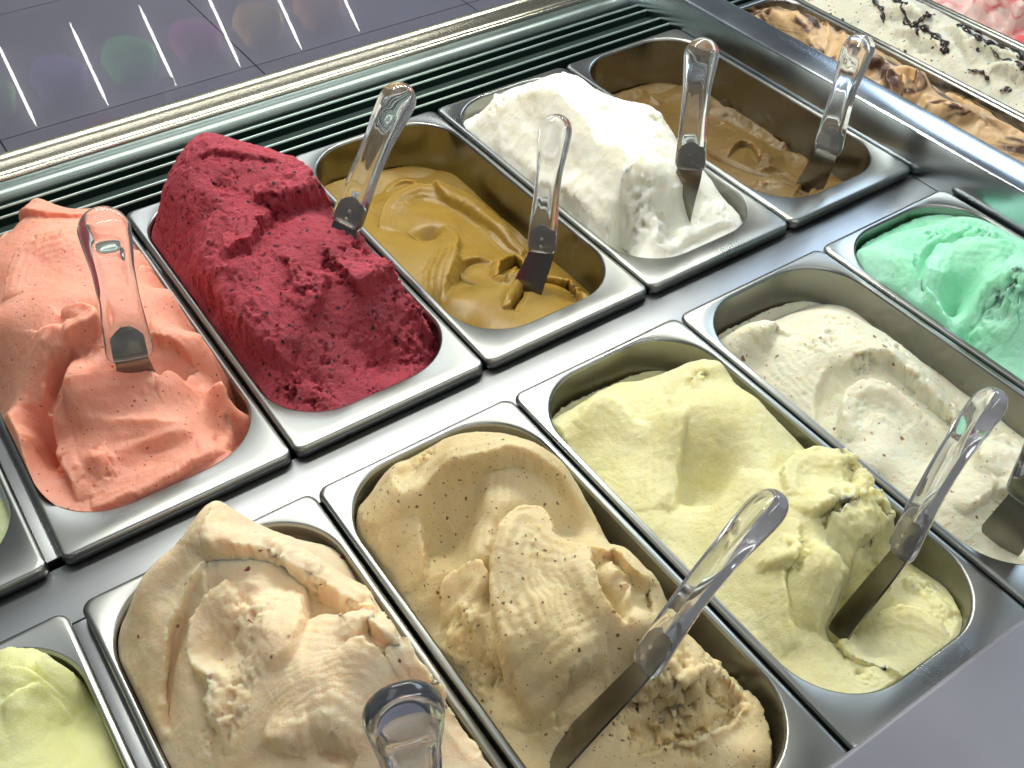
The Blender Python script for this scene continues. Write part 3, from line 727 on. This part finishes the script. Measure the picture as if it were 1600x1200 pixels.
g.ridge([(400, 935), (412, 970), (410, 1010), (395, 1060), (372, 1110)], .004, .007, rag=.002)
g.blob(385, 928, .008, -.005, .005); g.blob(390, 985, .008, .004); g.blob(345, 1020, .007, -.005)
g.fold([(590, 962), (564, 972), (540, 985), (508, 983), (474, 970)], .006, .022, .009, rag=.0006)
g.fold([(540, 1000), (552, 980), (580, 967), (604, 984), (632, 1000), (664, 1014)], .007, .007, .004, under=.8, rag=.0006)
g.fold([(616, 1050), (592, 1038), (560, 1020), (544, 1000)], .005, .016, .004, rag=.001)
g.fold([(698, 1023), (668, 1017), (644, 1024), (620, 1028), (606, 1046)], .007, .014, .0025, rag=.0006)
g.blob(694, 1024, .005, .006)
g.fold([(680, 1090), (682, 1050), (694, 1028)], .005, .010, .003)
g.fold([(480, 1180), (486, 1160), (502, 1145), (524, 1138), (548, 1154), (566, 1168)], .008, .018, .004, under=.7, rag=.0006)
g.fold([(412, 1142), (436, 1160), (478, 1156)], .005, .012, .004, rag=.001)
g.trough([(690, 1085), (720, 1110), (760, 1140)], .005, .010, .4)
g.stri([(390, 1130), (440, 1075), (520, 1045), (600, 1060)], .00035, .0032, .020)
g.rough(.0005, .010, 5, edge=.0022); g.rough(.00015, .0028, 3)
g.crumble([(385, 960, .016), (360, 1060, .014), (440, 850, .008), (500, 890, .007), (560, 925, .007), (345, 1130, .012), (690, 1085, .010)], .010, .0018, .005)
g.finish('tall swirled mound of pale peach gelato with a pointed top', gelato_mat('peach_gelato', (.94, .77, .54), (.91, .69, .43), sssr=(1, .6, .3), grain=.35,
         specks=[(90, .22, (.30, .07, .05))]))

# ---- speckled tan
g = Gel(BX[1], BY, res=.0008, seed=52, wall=(-.010, -.040, -.03, -.04))
g.ctrl([(568, 812, .010), (600, 745, .026), (617, 728, .031), (640, 740, .033), (662, 705, .036), (700, 685, .040), (750, 676, .041), (805, 686, .036), (850, 712, .031), (890, 742, .026), (920, 792, .021), (945, 845, .020),
        (985, 868, .032), (1030, 920, .030), (1045, 960, .018), (1085, 1000, .010), (1130, 1050, .000), (1175, 1100, -.010),
        (590, 830, .016), (640, 890, .008), (700, 970, .004), (760, 1050, .0), (640, 780, .040), (700, 740, .048), (760, 720, .056), (820, 740, .054),
        (690, 820, .022), (740, 840, .026), (680, 870, .022), (780, 800, .044), (770, 860, .042), (850, 800, .036), (890, 820, .024), (830, 850, .046), (920, 870, .046),
        (740, 920, .034), (720, 960, .024), (790, 930, .038), (860, 920, .050), (900, 960, .050), (960, 900, .058), (985, 940, .050), (1000, 990, .046), (850, 990, .040), (800, 1010, .022), (900, 1010, .040), (880, 1070, .022),
        (830, 1100, .002), (840, 1170, -.012), (920, 1120, .004), (980, 1060, .016), (1060, 1030, .026), (1090, 1060, .022), (1020, 1100, .004), (1120, 1100, .006), (1080, 1150, -.006), (1000, 1165, -.008), (1130, 1120, -.006), (1150, 1170, -.012), (1190, 1185, -.016)])
g.build()
g.fold([(644, 815), (648, 790), (660, 758), (691, 732), (737, 723), (778, 709), (824, 710), (861, 732), (893, 760), (916, 795)], .008, .012, .008, under=.4, rag=.0006)
g.ridge([(609, 737), (618, 765), (630, 800)], .004, .005); g.blob(625, 735, .006, .004)
g.fold([(655, 910), (648, 856), (650, 806)], .006, .014, .008)
g.fold([(769, 735), (770, 801), (756, 842), (745, 895)], .005, .020, .012, rag=.0005)
g.blob(690, 850, .022, -.006, .030); g.blob(885, 820, .018, -.006, .014)
g.fold([(926, 858), (907, 866), (872, 864), (852, 852), (840, 827), (814, 826), (797, 856), (785, 907), (785, 953), (797, 989), (812, 1040), (832, 1100)], .009, .026, .004, under=.5, rag=.0005)
g.fold([(975, 984), (939, 957), (920, 925), (910, 888), (918, 858)], .007, .009, .004, under=1.0, rag=.0005)
g.fold([(918, 860), (962, 861), (998, 893), (1026, 925), (1028, 965)], .006, .008, .004, under=.8, rag=.0006)
g.blob(970, 920, .014, -.006, .010)
g.ridge([(946, 924), (962, 899), (989, 907), (1014, 936)], .006, .003); g.ridge([(953, 928), (982, 925), (966, 964)], .006, .0028)
g.fold([(762, 930), (746, 903), (723, 911), (704, 925), (700, 975)], .007, .010, .003, rag=.0006)
g.blob(737, 943, .006, -.005)
g.fold([(714, 943), (746, 989), (797, 1044), (840, 1135)], .005, .012, .004, rag=.0008)
g.fold([(756, 960), (790, 1010), (815, 1060)], .004, .010, .004, rag=.0008)
g.fold([(854, 1140), (861, 1085), (888, 1044), (925, 1026), (948, 1032)], .008, .020, .004, under=.7, rag=.0006)
g.trough([(985, 1150), (1050, 1122), (1100, 1098), (1150, 1072)], .026, .010, .25, tp=.3)
g.fold([(1000, 1085), (1040, 1060), (1080, 1075), (1100, 1095)], .006, .010, .004, rag=.002)
g.fold([(1010, 1150), (1060, 1125), (1110, 1100)][::-1], .005, .012, .004, rag=.002)
g.stri([(840, 850), (870, 920), (890, 980)], .0003, .004, .018)
g.rough(.0005, .010, 5, edge=.0018); g.rough(.00018, .003, 3)
g.crumble([(1130, 1060, .016), (1060, 1080, .016), (1000, 1120, .016), (1130, 1110, .014), (1060, 1150, .018), (665, 715, .008), (720, 990, .012), (770, 1060, .012)], .012, .0030, .006)
g.finish('large swirled mound of tan gelato with dark specks and a rose curl', gelato_mat('tan_gelato', (.77, .65, .40), (.70, .56, .29), sssr=(1, .65, .3), grain=.35,
         specks=[(230, .30, (.20, .13, .06)), (430, .30, (.34, .24, .13))]))

# ---- cream yellow
g = Gel(BX[2], BY, res=.0008, seed=63, wall=(-.014, -.030, -.012, -.045))
g.ctrl([(890, 662, .002), (905, 640, .004), (937, 612, .006), (965, 600, -.008), (1012, 596, .000), (1050, 582, .014), (1102, 562, .026), (1128, 575, .028), (1152, 602, .026), (1185, 625, .022), (1222, 665, .016), (1242, 700, .014),
        (1258, 700, -.014), (1280, 720, -.012), (905, 690, -.004), (960, 660, .004), (1000, 640, .008), (1060, 610, .020), (1120, 610, .034), (1060, 650, .022), (1150, 660, .030), (1190, 690, .026), (1100, 700, .014),
        (1020, 700, .000), (980, 740, -.008), (1070, 760, -.008), (1120, 760, -.002), (1020, 800, -.008), (1090, 850, -.008), (1160, 740, .014), (1200, 760, .024), (1180, 820, .012), (1130, 830, .004),
        (1240, 730, .022), (1290, 722, .022), (1340, 725, .021), (1358, 760, .016), (1300, 770, .026), (1250, 800, .030), (1320, 810, .022), (1388, 798, .015), (1380, 835, .004), (1290, 860, .024), (1240, 860, .022), (1340, 870, .002),
        (1190, 900, .004), (1220, 950, .004), (1170, 950, -.008), (1250, 1000, -.004), (1260, 920, .018), (1300, 900, .012), (1300, 950, -.022), (1350, 920, -.016), (1320, 1000, -.016), (1400, 960, -.014), (1480, 980, -.012),
        (1420, 900, -.016), (1490, 920, -.028), (1290, 1050, -.008), (1380, 1092, -.006), (1450, 1050, -.006), (1520, 1000, -.014)])
g.build()
g.fold([(905, 668), (935, 630), (962, 640), (985, 668), (1018, 678)][::-1], .003, .012, .008, under=.2)
g.ridge([(1035, 655), (1050, 630), (1066, 596), (1110, 580), (1150, 592)], .004, .006)
g.fold([(1046, 800), (1044, 724), (1054, 680), (1066, 636)], .006, .020, .007, under=.3, rag=.0004)
g.blob(1100, 765, .022, -.008, .016, .7)
g.fold([(1046, 792), (1075, 802), (1122, 797), (1152, 764), (1165, 735)][::-1], .003, .014, .012, rag=.0003)
g.fold([(1232, 775), (1234, 738), (1260, 722), (1310, 722), (1350, 728), (1362, 768)][::-1], .006, .014, .004, rag=.0015)
g.fold([(1258, 805), (1290, 785), (1330, 778), (1356, 800)], .008, .010, .003, rag=.002)
g.blob(1300, 798, .012, -.010, .005, .5); g.blob(1330, 742, .006, -.006)
g.fold([(1396, 800), (1350, 800), (1310, 815), (1290, 835)], .006, .014, .003, rag=.002)
g.fold([(1330, 866), (1340, 842), (1366, 832), (1392, 806)], .007, .010, .003, rag=.0015)
g.blob(1362, 862, .010, -.010, .006)
g.fold([(1245, 1015), (1216, 960), (1210, 900), (1232, 850), (1245, 815)], .005, .012, .006, rag=.001); g.fold([(1180, 880), (1215, 868), (1240, 850)], .004, .012, .005)
g.fold([(1270, 985), (1288, 925), (1315, 903), (1350, 918)], .008, .014, .005, under=.5, rag=.0005)
g.trough([(1290, 1000), (1310, 960), (1345, 925), (1380, 900)], .012, .009, .3, tp=.3)
g.fold([(1310, 1005), (1340, 1035), (1370, 1042), (1405, 1060)], .005, .012, .003); g.fold([(1405, 1068), (1365, 1055), (1320, 1030)], .003, .010, .004)
g.fold([(1330, 985), (1400, 962), (1450, 975), (1480, 1020)][::-1], .004, .014, .003, rag=.001)
g.ridge([(1425, 895), (1450, 930), (1490, 965)], .006, .005, rag=.003); g.ridge([(1410, 905), (1430, 925)], .006, .005, rag=.003)
g.rough(.0006, .011, 5, edge=.0025); g.rough(.0002, .003, 3, pits=.0004, pit_size=.006)
g.crumble([(1340, 740, .014), (1300, 790, .014), (1380, 800, .012), (1360, 850, .012), (1440, 910, .014), (1480, 960, .014), (1350, 1045, .012), (1235, 860, .012), (1090, 585, .008)], .012, .0026, .007)
g.finish('pale cream yellow gelato with a deep smooth hollow and a crumbly front lump', gelato_mat('cream_gelato', (.80, .77, .47), (.75, .71, .35), sssr=(1, .8, .35), grain=.35))

# ---- off white with nut bits
g = Gel(BX[3], BY, res=.0009, seed=74, wall=(-.025, -.032, -.01, -.050))
g.ctrl([(1165, 520, .004), (1200, 508, .000), (1232, 516, -.008), (1262, 492, .000), (1302, 487, .004), (1332, 496, .002), (1382, 522, -.002), (1422, 552, -.006), (1452, 582, -.012), (1502, 642, -.026), (1540, 690, -.034),
        (1185, 560, -.012), (1220, 560, -.006), (1270, 540, .006), (1320, 540, .010), (1380, 570, .004), (1250, 620, -.012), (1310, 620, -.008), (1290, 660, -.014), (1350, 630, -.004), (1420, 620, -.006), (1470, 670, -.018), (1360, 720, -.010), (1420, 690, -.014),
        (1500, 710, -.028), (1440, 760, -.012), (1470, 730, -.020), (1540, 720, .010), (1580, 700, .012), (1560, 760, .004), (1500, 800, -.006), (1560, 820, -.008), (1590, 870, -.008), ('w', .5, .1, -.01), ('w', .7, .2, .0)])
g.build()
g.fold([(1303, 580), (1340, 553), (1390, 562), (1430, 595), (1480, 645), (1520, 692)], .007, .012, .006, under=.5, rag=.0012)
g.trough([(1320, 578), (1298, 612), (1295, 650), (1310, 695)], .006, .010, .3)
g.fold([(1462, 708), (1430, 660), (1385, 622), (1345, 612), (1322, 640), (1322, 692)], .006, .014, .005, under=.3, rag=.0005)
g.trough([(1340, 660), (1355, 632), (1395, 642), (1420, 668)], .002, .007, .4)
g.stri([(1330, 680), (1345, 640), (1390, 640), (1430, 690)], .0003, .004, .02); g.stri([(1200, 540), (1250, 590), (1290, 650)], .0003, .005, .02)
g.fold([(1180, 532), (1210, 513), (1236, 526)], .004, .010, .004); g.fold([(1600, 700), (1560, 695), (1536, 712), (1540, 748)], .006, .012, .004)
g.fold([(1545, 768), (1580, 762), (1600, 738)], .005, .010, .003); g.fold([(1500, 800), (1530, 775), (1550, 745)], .004, .012, .004)
g.rough(.0006, .010, 5, edge=.002); g.rough(.0002, .003, 3, pits=.0006, pit_size=.005)
g.crumble([(1310, 495, .014), (1400, 540, .010), (1440, 580, .010), (1490, 640, .010), (1280, 530, .014), (1345, 560, .010)], .012, .0024, .005)
g.finish('off white gelato with brown nut bits, curling down from a tall back', gelato_mat('nut_gelato', (.78, .77, .62), (.73, .71, .53), grain=.4,
         specks=[(105, .24, (.26, .13, .045)), (260, .26, (.34, .25, .11))]))

# ---- mint
g = Gel(BX[4], BY, res=.0009, seed=85, wall=(-.004, -.004, -.01, -.025))
g.ctrl([(1348, 398, .005), (1372, 376, .009), (1402, 362, .010), (1440, 355, .011), (1472, 350, .016), (1502, 341, .022), (1540, 346, .028), (1572, 362, .029), (1598, 376, .030), (1370, 430, .000), (1430, 480, -.002), (1490, 525, -.004),
        (1385, 415, .010), (1420, 400, .016), (1440, 440, .012), (1470, 390, .020), (1520, 370, .030), (1500, 400, .026), (1550, 400, .034), (1590, 420, .034), (1480, 440, .016), (1500, 480, .002), (1470, 480, .006), (1520, 520, .0),
        (1540, 440, .034), (1570, 460, .040), (1550, 500, .018), (1590, 520, .020), (1560, 560, .0), (1595, 580, .0), ('w', .5, .45, .02), ('w', .7, .6, .035), ('w', .5, .2, .0)])
g.build()
g.trough([(1455, 430), (1462, 398), (1490, 378), (1535, 370), (1580, 384), (1610, 405)], .008, .010, .3)
g.fold([(1620, 430), (1590, 408), (1560, 394), (1510, 390), (1470, 402), (1452, 435), (1452, 480), (1470, 515)], .006, .014, .005, under=.3)
g.blob(1500, 470, .015, -.010, .011)
g.fold([(1480, 515), (1440, 470), (1420, 425), (1425, 395)], .004, .014, .005)
g.fold([(1605, 445), (1565, 436), (1546, 452), (1540, 492)], .005, .010, .004); g.fold([(1600, 468), (1572, 472), (1560, 502)], .004, .008, .004)
g.fold([(1590, 515), (1555, 494), (1532, 518), (1526, 545), (1535, 565)], .006, .012, .004)
g.stri([(1370, 400), (1410, 440), (1470, 500)], .0004, .005, .02)
g.rough(.0006, .010, 5, edge=.0025); g.rough(.0002, .003, 3)
g.crumble([(1500, 350, .014), (1540, 355, .012), (1460, 365, .010), (1580, 450, .014)], .012, .0028, .006)
g.finish('mint green gelato with a deep green hollow', gelato_mat('mint_gelato', (.40, .78, .60), (.28, .73, .47), sssr=(.4, 1, .6), grain=.3))

# ---- beyond the divider bar
def cgel(x, seed, pts, res=.0014):
    g = Gel(x, -.115, W=CW, L=.47, endf=.02, endb=.012, rc=.030, side=.006, res=res, seed=seed, wall=(-.012, -.016, -.01, -.008)); g.ctrl(pts); g.build(); return g
g = cgel(CXS[0], 91, [('w', .4, .96, -0.002), ('w', .35, .85, 0.022), ('w', .4, .75, 0.031), ('w', .5, .65, 0.026), ('w', .3, .6, 0.030), ('w', .6, .55, 0.020), ('w', .3, .5, 0.022), ('w', .4, .42, 0.026), ('w', .6, .38, 0.010), ('w', .3, .3, 0.024), ('w', .6, .25, 0.016), ('w', .5, .15, 0.016), ('w', .5, .05, -0.004)])
for pts in ([(1230, 30), (1260, 60), (1280, 100)], [(1190, 20), (1230, 45), (1250, 75)], [(1250, 10), (1290, 20), (1300, 60)], [(1400, 105), (1432, 118), (1438, 150)], [(1385, 110), (1395, 140), (1400, 165)], [(1410, 118), (1418, 145), (1425, 165)], [(1440, 150), (1480, 175), (1530, 185)], [(1480, 135), (1520, 150), (1560, 175)], [(1320, 80), (1350, 100), (1380, 100)]):
    g.fold(pts, .006, .010, .005, under=.5)
for pts in ([(1300, 20), (1305, 60), (1290, 95)], [(1540, 190), (1570, 200), (1600, 215)], [(1450, 150), (1460, 180), (1470, 200)]): g.trough(pts, .006, .007, .4)
g.rough(.0015, .012, 5)
g.finish('caramel gelato streaked with dark chocolate swirls beyond the divider bar', gelato_mat('caramel_gelato', (.60, .43, .24), (.54, .36, .18), rough=.35, grain=.2, streak=(20, 2.6, (.085, .036, .018), .50, .60), spec=.5))

g = cgel(CXS[1], 95, [('w', .4, .96, 0.002), ('w', .4, .85, 0.026), ('w', .5, .75, 0.028), ('w', .35, .65, 0.026), ('w', .6, .6, 0.020), ('w', .4, .5, 0.026), ('w', .6, .42, 0.016), ('w', .35, .35, 0.022), ('w', .5, .2, 0.020), ('w', .5, .05, 0.006)])
for pts in ([(1400, 45), (1440, 60), (1480, 85)], [(1480, 40), (1510, 70), (1520, 100)], [(1520, 60), (1560, 90), (1600, 100)], [(1380, 15), (1420, 20), (1450, 40)], [(1540, 115), (1570, 110), (1600, 130)]): g.fold(pts, .006, .012, .005)
for k in range(9): g.blob(1340 + 33 * k, 15 + 18 * k + (k % 3) * 14, .012, .006 * (-1) ** k)
g.rough(.0016, .014, 5, edge=.002)
GDRIZ = g
driz = g.finish('white gelato peppered with chocolate chips under black chocolate drizzle', gelato_mat('chip_gelato', (.70, .70, .60), (.66, .66, .54), grain=.4, specks=[(140, .34, (.04, .03, .022)), (280, .32, (.10, .08, .06))]))

g = cgel(CXS[2], 98, [('w', .35, .9, 0.016), ('w', .3, .75, 0.020), ('w', .5, .65, 0.026), ('w', .3, .55, 0.020), ('w', .5, .45, 0.022), ('w', .5, .2, 0.016)])
for pts in ([(1520, 5), (1550, 20), (1560, 40)], [(1540, 0), (1580, 15), (1600, 40)], [(1570, 40), (1590, 25), (1610, 30)]): g.fold(pts, .008, .010, .005, under=.6)
g.rough(.0015, .012, 4)
g.finish('pink and white rippled gelato in the top right corner', gelato_mat('pink_gelato', (.80, .62, .58), (.78, .55, .52), streak=(22, 2.0, (.72, .12, .15), .50, .62)))

# ------------------------------------------------------------------ scrapers
def frame(T, J, face):
    """axes: y along the handle towards its top, z out of its broad face"""
    y = (T - J); y /= np.linalg.norm(y)
    z = face - y * (face @ y); z /= np.linalg.norm(z); x = np.cross(y, z)
    return x, y, z
def make_scraper(label, top, joint, tip, zj, ztip, L=.108, roll=0.0, mat=None, width=1.0, near=True, bend=0.0, blade_w=1.0, ins=.012):
    mat = mat or M_CLEAR
    J = P(joint[0], joint[1], zj); d = ray(*top); d = d / np.linalg.norm(d)
    m = J - CAM_C; b = d @ m; disc = b * b - (m @ m - L * L)
    if disc < 0: t = b
    else: t = b - math.sqrt(disc) if near else b + math.sqrt(disc)
    T = CAM_C + d * t
    tipw = P(tip[0], tip[1], ztip)
    view = CAM_C - (T + J) / 2; view /= np.linalg.norm(view)
    y = (T - J) / np.linalg.norm(T - J)
    v = view - y * (view @ y); v /= np.linalg.norm(v)
    face = v * math.cos(roll) + np.cross(y, v) * math.sin(roll)
    x, y, z = frame(T, J, face)
    Lh = np.linalg.norm(T - J)
    root = empty('gelato_scraper', tuple(J)); tag(root, label, 'scraper', 'clear handled scrapers standing in the gelato')
    # handle: section narrows in the middle, edges thicker than the centre
    ts = [0, .02, .06, .2, .4, .6, .76, .86, 1.0]
    ws = [.0078, .0088, .0092, .0086, .0078, .0080, .0094, .0100, .0098]
    th = [.0046, .0060, .0066, .0066, .0064, .0066, .0074, .0076, .0074]
    n = 40; rings = []
    tt = np.concatenate([np.linspace(0, .80, 26), 1 - .2 * (1 - np.sin(np.linspace(0.05, 1, 16) * math.pi / 2))])
    r0 = .0100 * width * 1.62 / Lh
    for t in tt:
        wv = np.interp(t, ts, ws) * width * 1.62; hv = np.interp(t, ts, th) * 1.15 * (.5 + .5 * width)
        ce = math.sqrt(max(1e-4, 1 - max(0, (t - 1 + r0) / r0) ** 2)); wv *= ce; hv *= ce ** .7
        dish = .62 * sstep(.16, .30, t) * (1 - sstep(.66, .82, t))
        off = .004 * math.sin(t * math.pi) 
        r = []
        for k in range(n):
            a = 2 * math.pi * k / n; c, s_ = math.cos(a), math.sin(a)
            px_ = wv * np.sign(c) * abs(c) ** .75; pz_ = hv * np.sign(s_) * abs(s_) ** .75
            if s_ > 0: pz_ *= 1 - dish * math.exp(-(px_ / (wv * .62)) ** 8)
            r.append(tuple(J + x * px_ + y * (t * Lh) + z * (pz_ + off)))
        rings.append(r)
    vs, fs = loft(rings, True); fs.append(tuple(range(n))[::-1])
    o = mesh_obj('handle', vs, fs, mat, root)
    bm = bmesh.new(); bm.from_mesh(o.data); bmesh.ops.recalc_face_normals(bm, faces=bm.faces); bm.to_mesh(o.data); bm.free()
    # blade: starts inside the handle, flares, ends at the tip
    A = J + y * .023; B = tipw
    pts = [A, J, (J * .5 + B * .5) + z * bend, B]
    sp = spline(pts, 8); n2 = len(sp); secs = []
    for i, p in enumerate(sp):
        t = i / (n2 - 1); tg = sp[min(i + 1, n2 - 1)] - sp[max(i - 1, 0)]; tg /= np.linalg.norm(tg)
        xx = x - tg * (x @ tg); xx /= np.linalg.norm(xx); nn = np.cross(tg, xx)
        wv = np.interp(t, [0, .03, .09, .33, .6, .94, 1], [.0025, .0072, .0104, .0112, .0128, .0150, .0125]) * blade_w
        h = .0007
        secs.append([tuple(p + xx * wv + nn * h), tuple(p + xx * wv * .3 + nn * (h + .0004)), tuple(p - xx * wv * .3 + nn * (h + .0004)), tuple(p - xx * wv + nn * h),
                     tuple(p - xx * wv - nn * h), tuple(p - xx * wv * .3 + nn * (.0004 - h)), tuple(p + xx * wv * .3 + nn * (.0004 - h)), tuple(p + xx * wv - nn * h)])
    vs, fs = loft(secs, True); fs.append(tuple(range(8))[::-1])
    o2 = mesh_obj('blade', vs, fs, S_BLADE, root)
    bm = bmesh.new(); bm.from_mesh(o2.data); bmesh.ops.recalc_face_normals(bm, faces=bm.faces); bm.to_mesh(o2.data); bm.free()
    o2.data.set_sharp_from_angle(angle=rad(50))
    for q in (.006, .0125):
        c0 = J + y * q; rv = [[tuple(c0 + x * r_ * math.cos(a * math.pi / 6) + y * r_ * math.sin(a * math.pi / 6) + z * h_) for a in range(12)] for h_, r_ in ((.0006, .0016), (.0013, .0016), (.0015, .0011))]
        vs, fs = loft(rv, True); mesh_obj('rivet', vs, fs, S_CHROME, root)
    return root
make_scraper('clear scraper standing in the orange gelato', (155, 322), (205, 560), (226, 622), .050, .006, roll=.05, width=1.1)
make_scraper('clear scraper standing in the red raspberry gelato', (634, 130), (540, 352), (520, 420), .055, .030, roll=-.5, width=.95)
make_scraper('clear scraper standing in the mustard yellow gelato', (872, 178), (846, 395), (815, 475), .010, -.030, roll=-.4, width=.88)
make_scraper('clear scraper standing in the white gelato', (1100, 58), (1078, 265), (1052, 348), .050, -.004, roll=-.35, width=.92)
make_scraper('clear scraper leaning in the brown coffee gelato by the divider bar', (1350, 52), (1292, 238), (1256, 312), .020, -.036, roll=-.5, width=.95)
make_scraper('clear scraper stuck deep in the cream yellow gelato', (1562, 608), (1405, 868), (1300, 1000), .040, -.030, roll=-1.1, width=.88)
make_scraper('clear scraper lying along the speckled tan gelato', (1222, 770), (1005, 1045), (862, 1195), .060, -.010, roll=-1.1, width=.88)
make_scraper('dark rimmed scraper pointing at the viewer from the peach gelato', (625, 1078), (650, 1260), (660, 1330), .080, .03, roll=.1, mat=M_SMOKE, width=1.05)
make_scraper('scraper of the off white nut gelato cut off by the right edge', (1680, 600), (1606, 782), (1560, 850), .050, -.01, roll=-.3, mat=M_SMOKE)

# ------------------------------------------------------------------ chocolate drizzle on the white chip gelato
M_CHOC = plain('dark_chocolate', (.018, .011, .010), .25)
def drizzle(paths, g, parent):
    for pts, rr_ in paths:
        sp = g.path(pts, 6); n = len(sp); rings = []
        hc = np.array([max(g.look(p[0] + ax, p[1] + ay) or -.02 for ax in (-.003, 0, .003) for ay in (-.003, 0, .003)) for p in sp])
        hc = np.convolve(np.pad(hc, 2, mode='edge'), np.ones(5) / 5, 'valid')
        for i, p in enumerate(sp):
            tg = sp[min(i + 1, n - 1)] - sp[max(i - 1, 0)]; tg = tg / (np.linalg.norm(tg) + 1e-9); nx = np.array([-tg[1], tg[0]])
            k = rr_ * 1.35 * (.75 + .5 * math.sin(i * 1.7 + pts[0][0])) * (.35 if i in (0, n - 1) else 1)
            r = []
            for a in range(8):
                c, s_ = math.cos(a * math.pi / 4), math.sin(a * math.pi / 4)
                q = p + nx * c * k; h = g.look(p[0] + nx[0] * c * k, p[1] + nx[1] * c * k)
                h = hc[i] - .0008 if h is None else max(h, hc[i] - .0012)
                r.append((q[0], q[1], h + s_ * k * .55 + .0010))
            rings.append(r)
        vs, fs = loft(rings, True); fs.append(tuple(range(8))[::-1])
        mesh_obj('chocolate_drizzle', vs, fs, M_CHOC, parent)
drizzle([([(1362, 0), (1376, 20), (1378, 45)], .0022), ([(1392, 0), (1408, 25), (1420, 42), (1440, 35), (1455, 28)], .0030), ([(1420, 42), (1450, 52), (1475, 72), (1472, 90)], .0036),
         ([(1428, 48), (1432, 75)], .0024), ([(1496, 42), (1500, 52), (1530, 62), (1560, 78), (1600, 100)], .0022), ([(1500, 40), (1530, 52), (1548, 60)], .0020), ([(1520, 70), (1545, 78), (1570, 98), (1600, 112)], .0016),
         ([(1510, 115), (1528, 118), (1542, 134)], .0020), ([(1560, 148), (1576, 142)], .0024), ([(1585, 112), (1600, 118)], .003)], GDRIZ, driz)

# ------------------------------------------------------------------ display opposite, seen only in the glass
M_TUBE = emit('lit_tube', (1.0, .97, .86), 26.0)
cols = [('pale green', (.40, .66, .34)), ('violet', (.36, .30, .66)), ('bright green', (.20, .75, .22)), ('magenta', (.70, .22, .55)), ('golden', (.75, .55, .15)), ('orange', (.72, .40, .18))]
def tub_mesh():
    vs = []; fs = []; nr, nn = 8, 28
    for i in range(nr + 1):
        t = i / nr
        for k in range(nn):
            a = 2 * math.pi * k / nn; r = math.sin(t * math.pi / 2) * (1 + .06 * math.sin(3 * a + 1) + .04 * math.sin(7 * a))
            vs.append((.062 * r * math.cos(a), .05 * (1 - t * t) * 1.0 + .006 * math.sin(5 * a) * t * (1 - t), .062 * r * math.sin(a)))
    for i in range(nr):
        for k in range(nn): fs.append((i * nn + k, i * nn + (k + 1) % nn, (i + 1) * nn + (k + 1) % nn, (i + 1) * nn + k))
    return vs, fs
opp = box('back_display', (-.6, -1.02, -.60), (2.6, -.935, 1.0), plain('grey_back_panel', (.16, .16, .18), .6), None, .004)
tag(opp, 'grey display panel opposite the glass, seen only as a reflection', 'panel')
for i, (nm, c) in enumerate(cols):
    vs, fs = tub_mesh(); x = .255 + i * .163
    o = mesh_obj('gelato_swirl', vs, fs, gelato_mat('swirl_' + nm.replace(' ', '_'), c))
    o.location = (x, -.934, .605); tag(o, nm + ' gelato seen as a faint blur in the glass', 'gelato', 'gelato reflected in the glass')
for i in range(6):
    x = .327 + i * .163
    vs, fs = loft([[(x + r * math.cos(a * math.pi / 6), -.915 + r * math.sin(a * math.pi / 6), z) for a in range(12)] for z, r in ((.515, .0006), (.545, .0030), (.690, .0030), (.720, .0006))], True)
    o = mesh_obj('light_tube', vs, fs, M_TUBE); tag(o, 'lit white tube ' + ('at the left end of the row', 'between the violet and the bright green swirl', 'between the bright green and the magenta swirl', 'between the magenta and the golden swirl', 'between the golden and the orange swirl', 'at the right end of the row')[i] + ' in the glass', 'lamp', 'lit tubes reflected in the glass')
